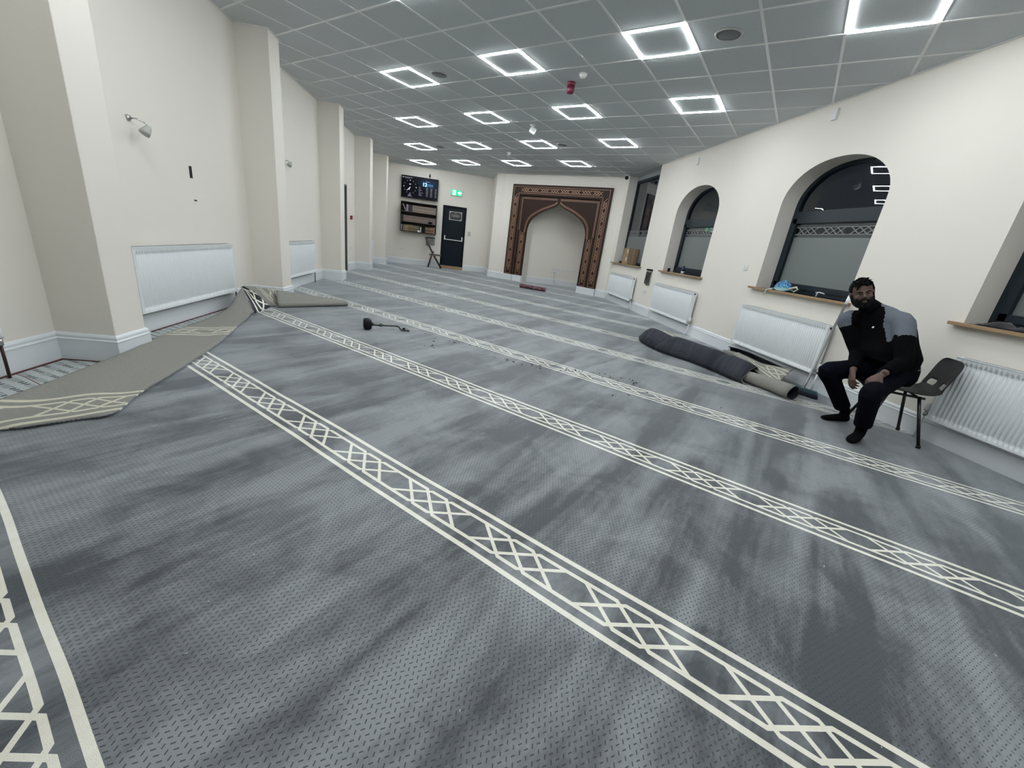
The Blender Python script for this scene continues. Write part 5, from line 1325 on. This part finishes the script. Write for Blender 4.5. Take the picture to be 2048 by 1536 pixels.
ball(mb, hp(0, 0.090, -0.052), 0.024, 0.010, 0.006, HAX, 14); ball(mb, hp(0, 0.087, -0.064), 0.021, 0.010, 0.007, HAX, 14)   # lips
limb(mb, [hp(0, -0.02, -0.05), V(4.895, -3.850, 1.07), V(4.955, -3.895, 1.00)], [0.050, 0.050, 0.050], 18, 3)      # neck
limb(mb, [PEL, V(5.12, -4.06, 0.70), V(5.07, -3.99, 0.86), V(4.975, -3.91, 0.99)], [0.085, 0.080, 0.075, 0.045], 18, 3)
limb(mb, [V(4.95, -3.89, 0.97), shL], [0.045, 0.05], 12, 2); limb(mb, [V(4.95, -3.89, 0.97), shR], [0.045, 0.05], 12, 2)
for a, b, c in ((shL, elL, wrL), (shR, elR, wrR)):
    limb(mb, [a, a.lerp(b, .5), b, b.lerp(c, .4), c], [0.046, 0.044, 0.036, 0.036, 0.026], 14, 4)
for hpt, k, a in ((hipR, kneR, ankR), (hipL, kneL, ankL)):
    limb(mb, [PEL.lerp(hpt, .5), hpt, hpt.lerp(k, .5), k, k.lerp(a, .35), a], [0.07, 0.07, 0.060, 0.048, 0.045, 0.028], 16, 4)
def hand_parts(mb, w_, d, n, side, curls, spread=0.0):
    """w_ wrist, d pointing direction, n back-of-hand normal, side towards the thumb"""
    d = d.normalized(); n = (n-d*n.dot(d)).normalized(); s_ = n.cross(d)*side
    pc = w_+d*0.048
    rows_ = [(w_-d*0.012, s_, n, 0.026, 0.020), (w_+d*0.015, s_, n, 0.031, 0.018), (w_+d*0.05, s_, n, 0.040, 0.016), (w_+d*0.082, s_, n, 0.041, 0.013), (w_+d*0.094, s_, n, 0.036, 0.010)]
    ring_loft(mb, rows_, 18)
    for k, (off, L, cu) in enumerate(zip((0.030, 0.010, -0.011, -0.030), (0.076, 0.084, 0.077, 0.060), curls)):
        p = w_+d*(0.086-0.004*abs(k-1))+s_*off; dd_ = (d+s_*spread*(0.08-0.05*k)).normalized(); pts = [p-dd_*0.015, p]; ang = 0.0
        for q, fr in enumerate((0.46, 0.30, 0.24)):
            ang += cu*(0.75, 1.0, 0.7)[q]
            v = dd_*math.cos(ang)-n*math.sin(ang); p = p+v*L*fr; pts.append(p)
        r0 = (0.0095, 0.0098, 0.0092, 0.0082)[k]
        limb(mb, pts, [r0, r0*1.02, r0*0.95, r0*0.86, r0*0.70], 10, 3)
    p = w_+d*0.022+s_*0.026-n*0.004; q1 = p+(d*0.55+s_*0.65-n*0.35).normalized()*0.036; q2 = q1+(d*0.85+s_*0.25-n*0.45).normalized()*0.030; q3 = q2+(d*0.9-n*0.5).normalized()*0.022
    limb(mb, [p-d*0.008-s_*0.010, p, q1, q2, q3], [0.014, 0.015, 0.0115, 0.0105, 0.008], 10, 3)
dL = V(-0.55, 0.28, -0.80); nL = V(-0.80, -0.10, 0.55)
hand_parts(mb, wrL+dL.normalized()*0.015, dL, nL, 1, (0.55, 0.62, 0.68, 0.75), 0.5)
dR = V(-0.30, -0.50, -0.80); nR = V(-0.75, 0.30, 0.15)
hand_parts(mb, wrR+dR.normalized()*0.012, dR, nR, -1, (0.50, 0.62, 0.72, 0.80), 0.5)
for a, toe in ((ankR, V(-0.985, 0.05, 0)), (ankL, V(-0.80, -0.45, 0))):
    toe = toe.normalized(); f0 = V(a.x, a.y, 0)
    limb(mb, [a, f0-toe*0.01+V(0, 0, .036), f0+toe*0.06+V(0, 0, .030), f0+toe*0.13+V(0, 0, .022)], [0.028, 0.022, 0.020, 0.012], 14, 3)
man = mb.build('person', M['skin'])
fuse(man, 0.0052, 3, 0.45)
tag(man, 'man in black jumper with grey shoulders sitting leaning forward on the black chair', 'person')
WM[man.name] = Matrix.Identity(4)

# eyes, brows, hair, beard
for s_ in (-1, 1):
    mb = MB(); ball(mb, hp(s_*0.029, 0.071, 0.004), 0.0125, 0.0125, 0.0125, HAX, 16); e_ = mb.build('eye', simple('eye_white', (0.17, 0.16, 0.15), 0.4), man)
    mb = MB(); ball(mb, hp(s_*0.029+0.001, 0.0798, 0.004), 0.0062, 0.0042, 0.0062, HAX, 12); mb.build('iris', M['hair'], e_)
    mb = MB(); limb(mb, [hp(s_*0.012, 0.097, 0.022), hp(s_*0.030, 0.093, 0.030), hp(s_*0.050, 0.078, 0.022)], [0.0035, 0.0052, 0.003], 8, 3, flat=0.8); mb.build('eyebrow', M['hair'], man)
    mb = MB(); limb(mb, [hp(s_*0.016, 0.0815, 0.008), hp(s_*0.029, 0.0855, 0.0135), hp(s_*0.043, 0.077, 0.008)], [0.0025, 0.0038, 0.0025], 8, 3); mb.build('eyelid', M['skin'], man)
def shell(name, cen, rx, ry, rz, keep, mat, seg=48, rough=0.003):
    rnd = random.Random(2); mb = MB(); rows_ = {}
    I = {}
    for i in range(seg//2+1):
        ph = -math.pi/2+math.pi*i/(seg//2)
        for j in range(seg):
            a = 2*math.pi*j/seg; l, f_, u = rx*math.cos(ph)*math.cos(a), ry*math.cos(ph)*math.sin(a), rz*math.sin(ph)
            k = 1+rnd.uniform(-1, 1)*rough/rx
            I[i, j] = (mb.vert(hp(cen[0]+l*k, cen[1]+f_*k, cen[2]+u*k)), keep(cen[0]+l, cen[1]+f_, cen[2]+u))
    for i in range(seg//2):
        for j in range(seg):
            q = [I[i, j], I[i, (j+1) % seg], I[i+1, (j+1) % seg], I[i+1, j]]
            if all(t[1] for t in q): mb.face([t[0] for t in q], 0, True)
    return mb.build(name, mat, man, solid=0.007)
def hairkeep(l, f_, u):
    if u > 0.075-0.35*max(0, f_-0.03)+0.05*max(0, f_-0.06): 
        return f_ < 0.082-0.30*(u-0.06) if u < 0.09 else True
    if f_ > 0.028: return False
    if abs(l) > 0.05: return u > 0.0+0.9*max(0, f_+0.0) and f_ < 0.03
    return u > -0.05
shell('hair', (0, -0.012, 0.034), 0.0825, 0.099, 0.097, hairkeep, M['hair'])
mb = MB(); rnd = random.Random(8)
for k in range(46):
    l = rnd.uniform(-0.055, 0.055); f_ = rnd.uniform(-0.03, 0.075); u = 0.034+0.094*math.sqrt(max(0.05, 1-(l/0.085)**2-((f_+0.012)/0.102)**2))
    mb.tube([hp(l, f_, u-0.004), hp(l+rnd.uniform(-.01, .01), f_+0.012, u+0.010), hp(l+rnd.uniform(-.014, .014), f_+0.022, u+0.009)], [0.007, 0.006, 0.002], 6)
mb.build('hair_tufts', M['hair'], man)
mb = MB()
for s_ in (-1, 1):
    limb(mb, [hp(s_*0.071, 0.006, 0.005), hp(s_*0.068, 0.012, -0.030), hp(s_*0.058, 0.034, -0.066), hp(s_*0.036, 0.062, -0.092), hp(0, 0.078, -0.102)], [0.010, 0.016, 0.021, 0.022, 0.024], 12, 4)
    limb(mb, [hp(s_*0.052, 0.050, -0.042), hp(s_*0.040, 0.066, -0.066), hp(0, 0.082, -0.084)], [0.012, 0.018, 0.016], 12, 4)
    limb(mb, [hp(0, 0.098, -0.0415), hp(s_*0.018, 0.094, -0.044), hp(s_*0.034, 0.080, -0.058), hp(s_*0.036, 0.072, -0.075)], [0.0055, 0.0065, 0.008, 0.010], 10, 4)
ball(mb, hp(0, 0.040, -0.100), 0.045, 0.045, 0.022, HAX, 18)
bd = mb.build('beard', M['hair'], man); fuse(bd, 0.004, 2, 0.5)

# jumper: black with grey marl shoulders
mb = MB()
up = V(0.25, -0.1, 0.95)
DA = V(0.8, -0.4, -0.3)
ring_loft(mb, [(V(5.125, -4.095, .540), lat_h, DA, .170, .130), (V(5.09, -4.075, .605), lat_h, DA, .212, .200), (V(5.10, -4.07, .68), lat_h, V(.85, -.4, .2), .212, .195), (V(5.065, -4.02, .77), V(.12, .97, -.1), V(.85, -.2, .35), .216, .188),
               (V(5.045, -3.99, .87), lat_s, V(.80, -.2, .5), .205, .155), (V(5.01, -3.945, .955), lat_s, V(.75, -.2, .6), .198, .128), (V(4.965, -3.905, 1.02), lat_s, V(.7, -.2, .65), .150, .095), (V(4.925, -3.875, 1.06), lat_s, V(.7, -.2, .65), .082, .074), (V(4.895, -3.855, 1.088), lat_s, V(.7, -.2, .65), .070, .066)], 28)
limb(mb, [V(4.99, -3.96, 0.965), shL+V(.0, .0, 0.0), shL.lerp(elL, .35)+V(.01, -.012, 0), shL.lerp(elL, .7)+V(.005, -.01, 0), elL+V(.008, -.005, -.01), elL.lerp(wrL, .45), wrL+(elL-wrL).normalized()*0.03], [0.075, 0.086, 0.076, 0.068, 0.064, 0.052, 0.040], 18, 4)
limb(mb, [V(4.93, -3.83, 0.95), shR, shR.lerp(elR, .35), shR.lerp(elR, .7), elR, elR.lerp(wrR, .45), wrR+(elR-wrR).normalized()*0.03], [0.072, 0.080, 0.074, 0.070, 0.066, 0.056, 0.040], 18, 4)
jm = mb.build('jumper', [M['blackknit'], M['greymarl']], man)
fuse(jm, 0.009, 5, 0.5)
for p in jm.data.polygons:
    c = p.center; g_ = False
    for sh_, el_ in ((shL, elL), (shR, elR)):
        ax_ = (el_-sh_); L = ax_.length; ax_ = ax_/L; t_ = (c-sh_).dot(ax_)/L; r_ = (c-sh_-ax_*t_*L).length
        base = V(4.935, -3.875, 1.05)
        if -0.5 < t_ < 0.46 and r_ < 0.112: g_ = True
        m_ = (c-sh_).dot((base-sh_).normalized())/(base-sh_).length
        if sh_ is shL and 0 <= m_ < 0.86 and c.z > 0.945 and (c-base).dot(V(-0.72, -0.69, 0)) < 0.045: g_ = True
        if sh_ is shR and 0 <= m_ < 0.45 and c.z > 0.93: g_ = True
    if (c-V(4.955, -3.90, 1.03)).dot(V(0.72, -0.1, 0.1)) < -0.012 and (c-shR).length > 0.10 and (c-shL).length > 0.118: g_ = False
    if (c-V(5.07, -3.96, 0.97)).dot(V(0.8, 0.4, -0.2)) > 0.085: g_ = False
    p.material_index = 1 if g_ else 0
mb = MB()
limb(mb, [V(4.935, -3.895, 1.045), V(4.885, -3.845, 1.085)], [0.073, 0.068], 22, 3); mb.build('collar', M['blackknit'], man)
cb_ = V(-0.74, -0.67, 0)
mb = MB(); ball(mb, V(4.872, -4.005, 0.905), 0.008, 0.008, 0.006); ball(mb, V(4.880, -4.00, 0.912), 0.006, 0.006, 0.004); mb.build('chest_logo', M['labelpaper'], man)
# trousers
mb = MB()
ring_loft(mb, [(V(5.145, -4.11, .475), lat_h, V(1, -.3, 0), .160, .120), (V(5.145, -4.11, .53), lat_h, V(1, -.3, 0), .184, .148), (V(5.14, -4.11, .61), lat_h, V(1, -.3, 0), .184, .145), (V(5.135, -4.10, .665), lat_h, V(1, -.3, 0), .176, .138)], 26)
for hpt, k, a, s_ in ((hipR, kneR, ankR, 1), (hipL, kneL, ankL, -1)):
    z_ = V(0, 0, 0.0)
    limb(mb, [PEL.lerp(hpt, .6), hpt+V(0, 0, .0), hpt.lerp(k, .35)+V(0, 0, -.002), hpt.lerp(k, .75), k+V(-.012, 0, -.006), k.lerp(a, .25)+V(-.004, 0, 0), k.lerp(a, .6), k.lerp(a, .86)+V(.004, 0, 0)], [0.095, 0.106, 0.096, 0.082, 0.074, 0.070, 0.066, 0.064], 18, 4)
tr_ = mb.build('trousers', M['navycloth'], man); fuse(tr_, 0.009, 5, 0.5)
for k, pts in enumerate(([(4.86, -3.975, .588), (4.92, -3.985, .592), (4.96, -3.99, .592)], [(5.06, -4.335, .64), (5.12, -4.335, .655)])):
    mb = MB(); mb.tube([V(*p) for p in pts], 0.0016, 5); mb.build('pocket_zip', M['greyplastic'], man)
for a, toe, nm in ((ankR, V(-0.985, 0.05, 0), 'sock'), (ankL, V(-0.80, -0.45, 0), 'sock')):
    toe = toe.normalized(); f0 = V(a.x, a.y, 0); sd = V(-toe.y, toe.x, 0); mb = MB()
    ring_loft(mb, [(f0-toe*0.062+V(0, 0, .030), sd, V(0, 0, 1), .018, .020), (f0-toe*0.050+V(0, 0, .036), sd, V(0, 0, 1), .030, .034), (f0-toe*0.015+V(0, 0, .042), sd, V(0, 0, 1), .036, .041), (f0+toe*0.05+V(0, 0, .036), sd, V(0, 0, 1), .040, .035), (f0+toe*0.11+V(0, 0, .028), sd, V(0, 0, 1), .045, .027), (f0+toe*0.165+V(0, 0, .022), sd, V(0, 0, 1), .042, .020), (f0+toe*0.200+V(0, 0, .017), sd, V(0, 0, 1), .026, .013)], 20)
    limb(mb, [f0+toe*0.0+V(0, 0, .05), a+V(0, 0, .02), a+(kneR-ankR if a is ankR else kneL-ankL).normalized()*0.10], [0.040, 0.041, 0.044], 18, 3)
    so = mb.build('sock', M['sock'], man); fuse(so, 0.006, 4, 0.5)
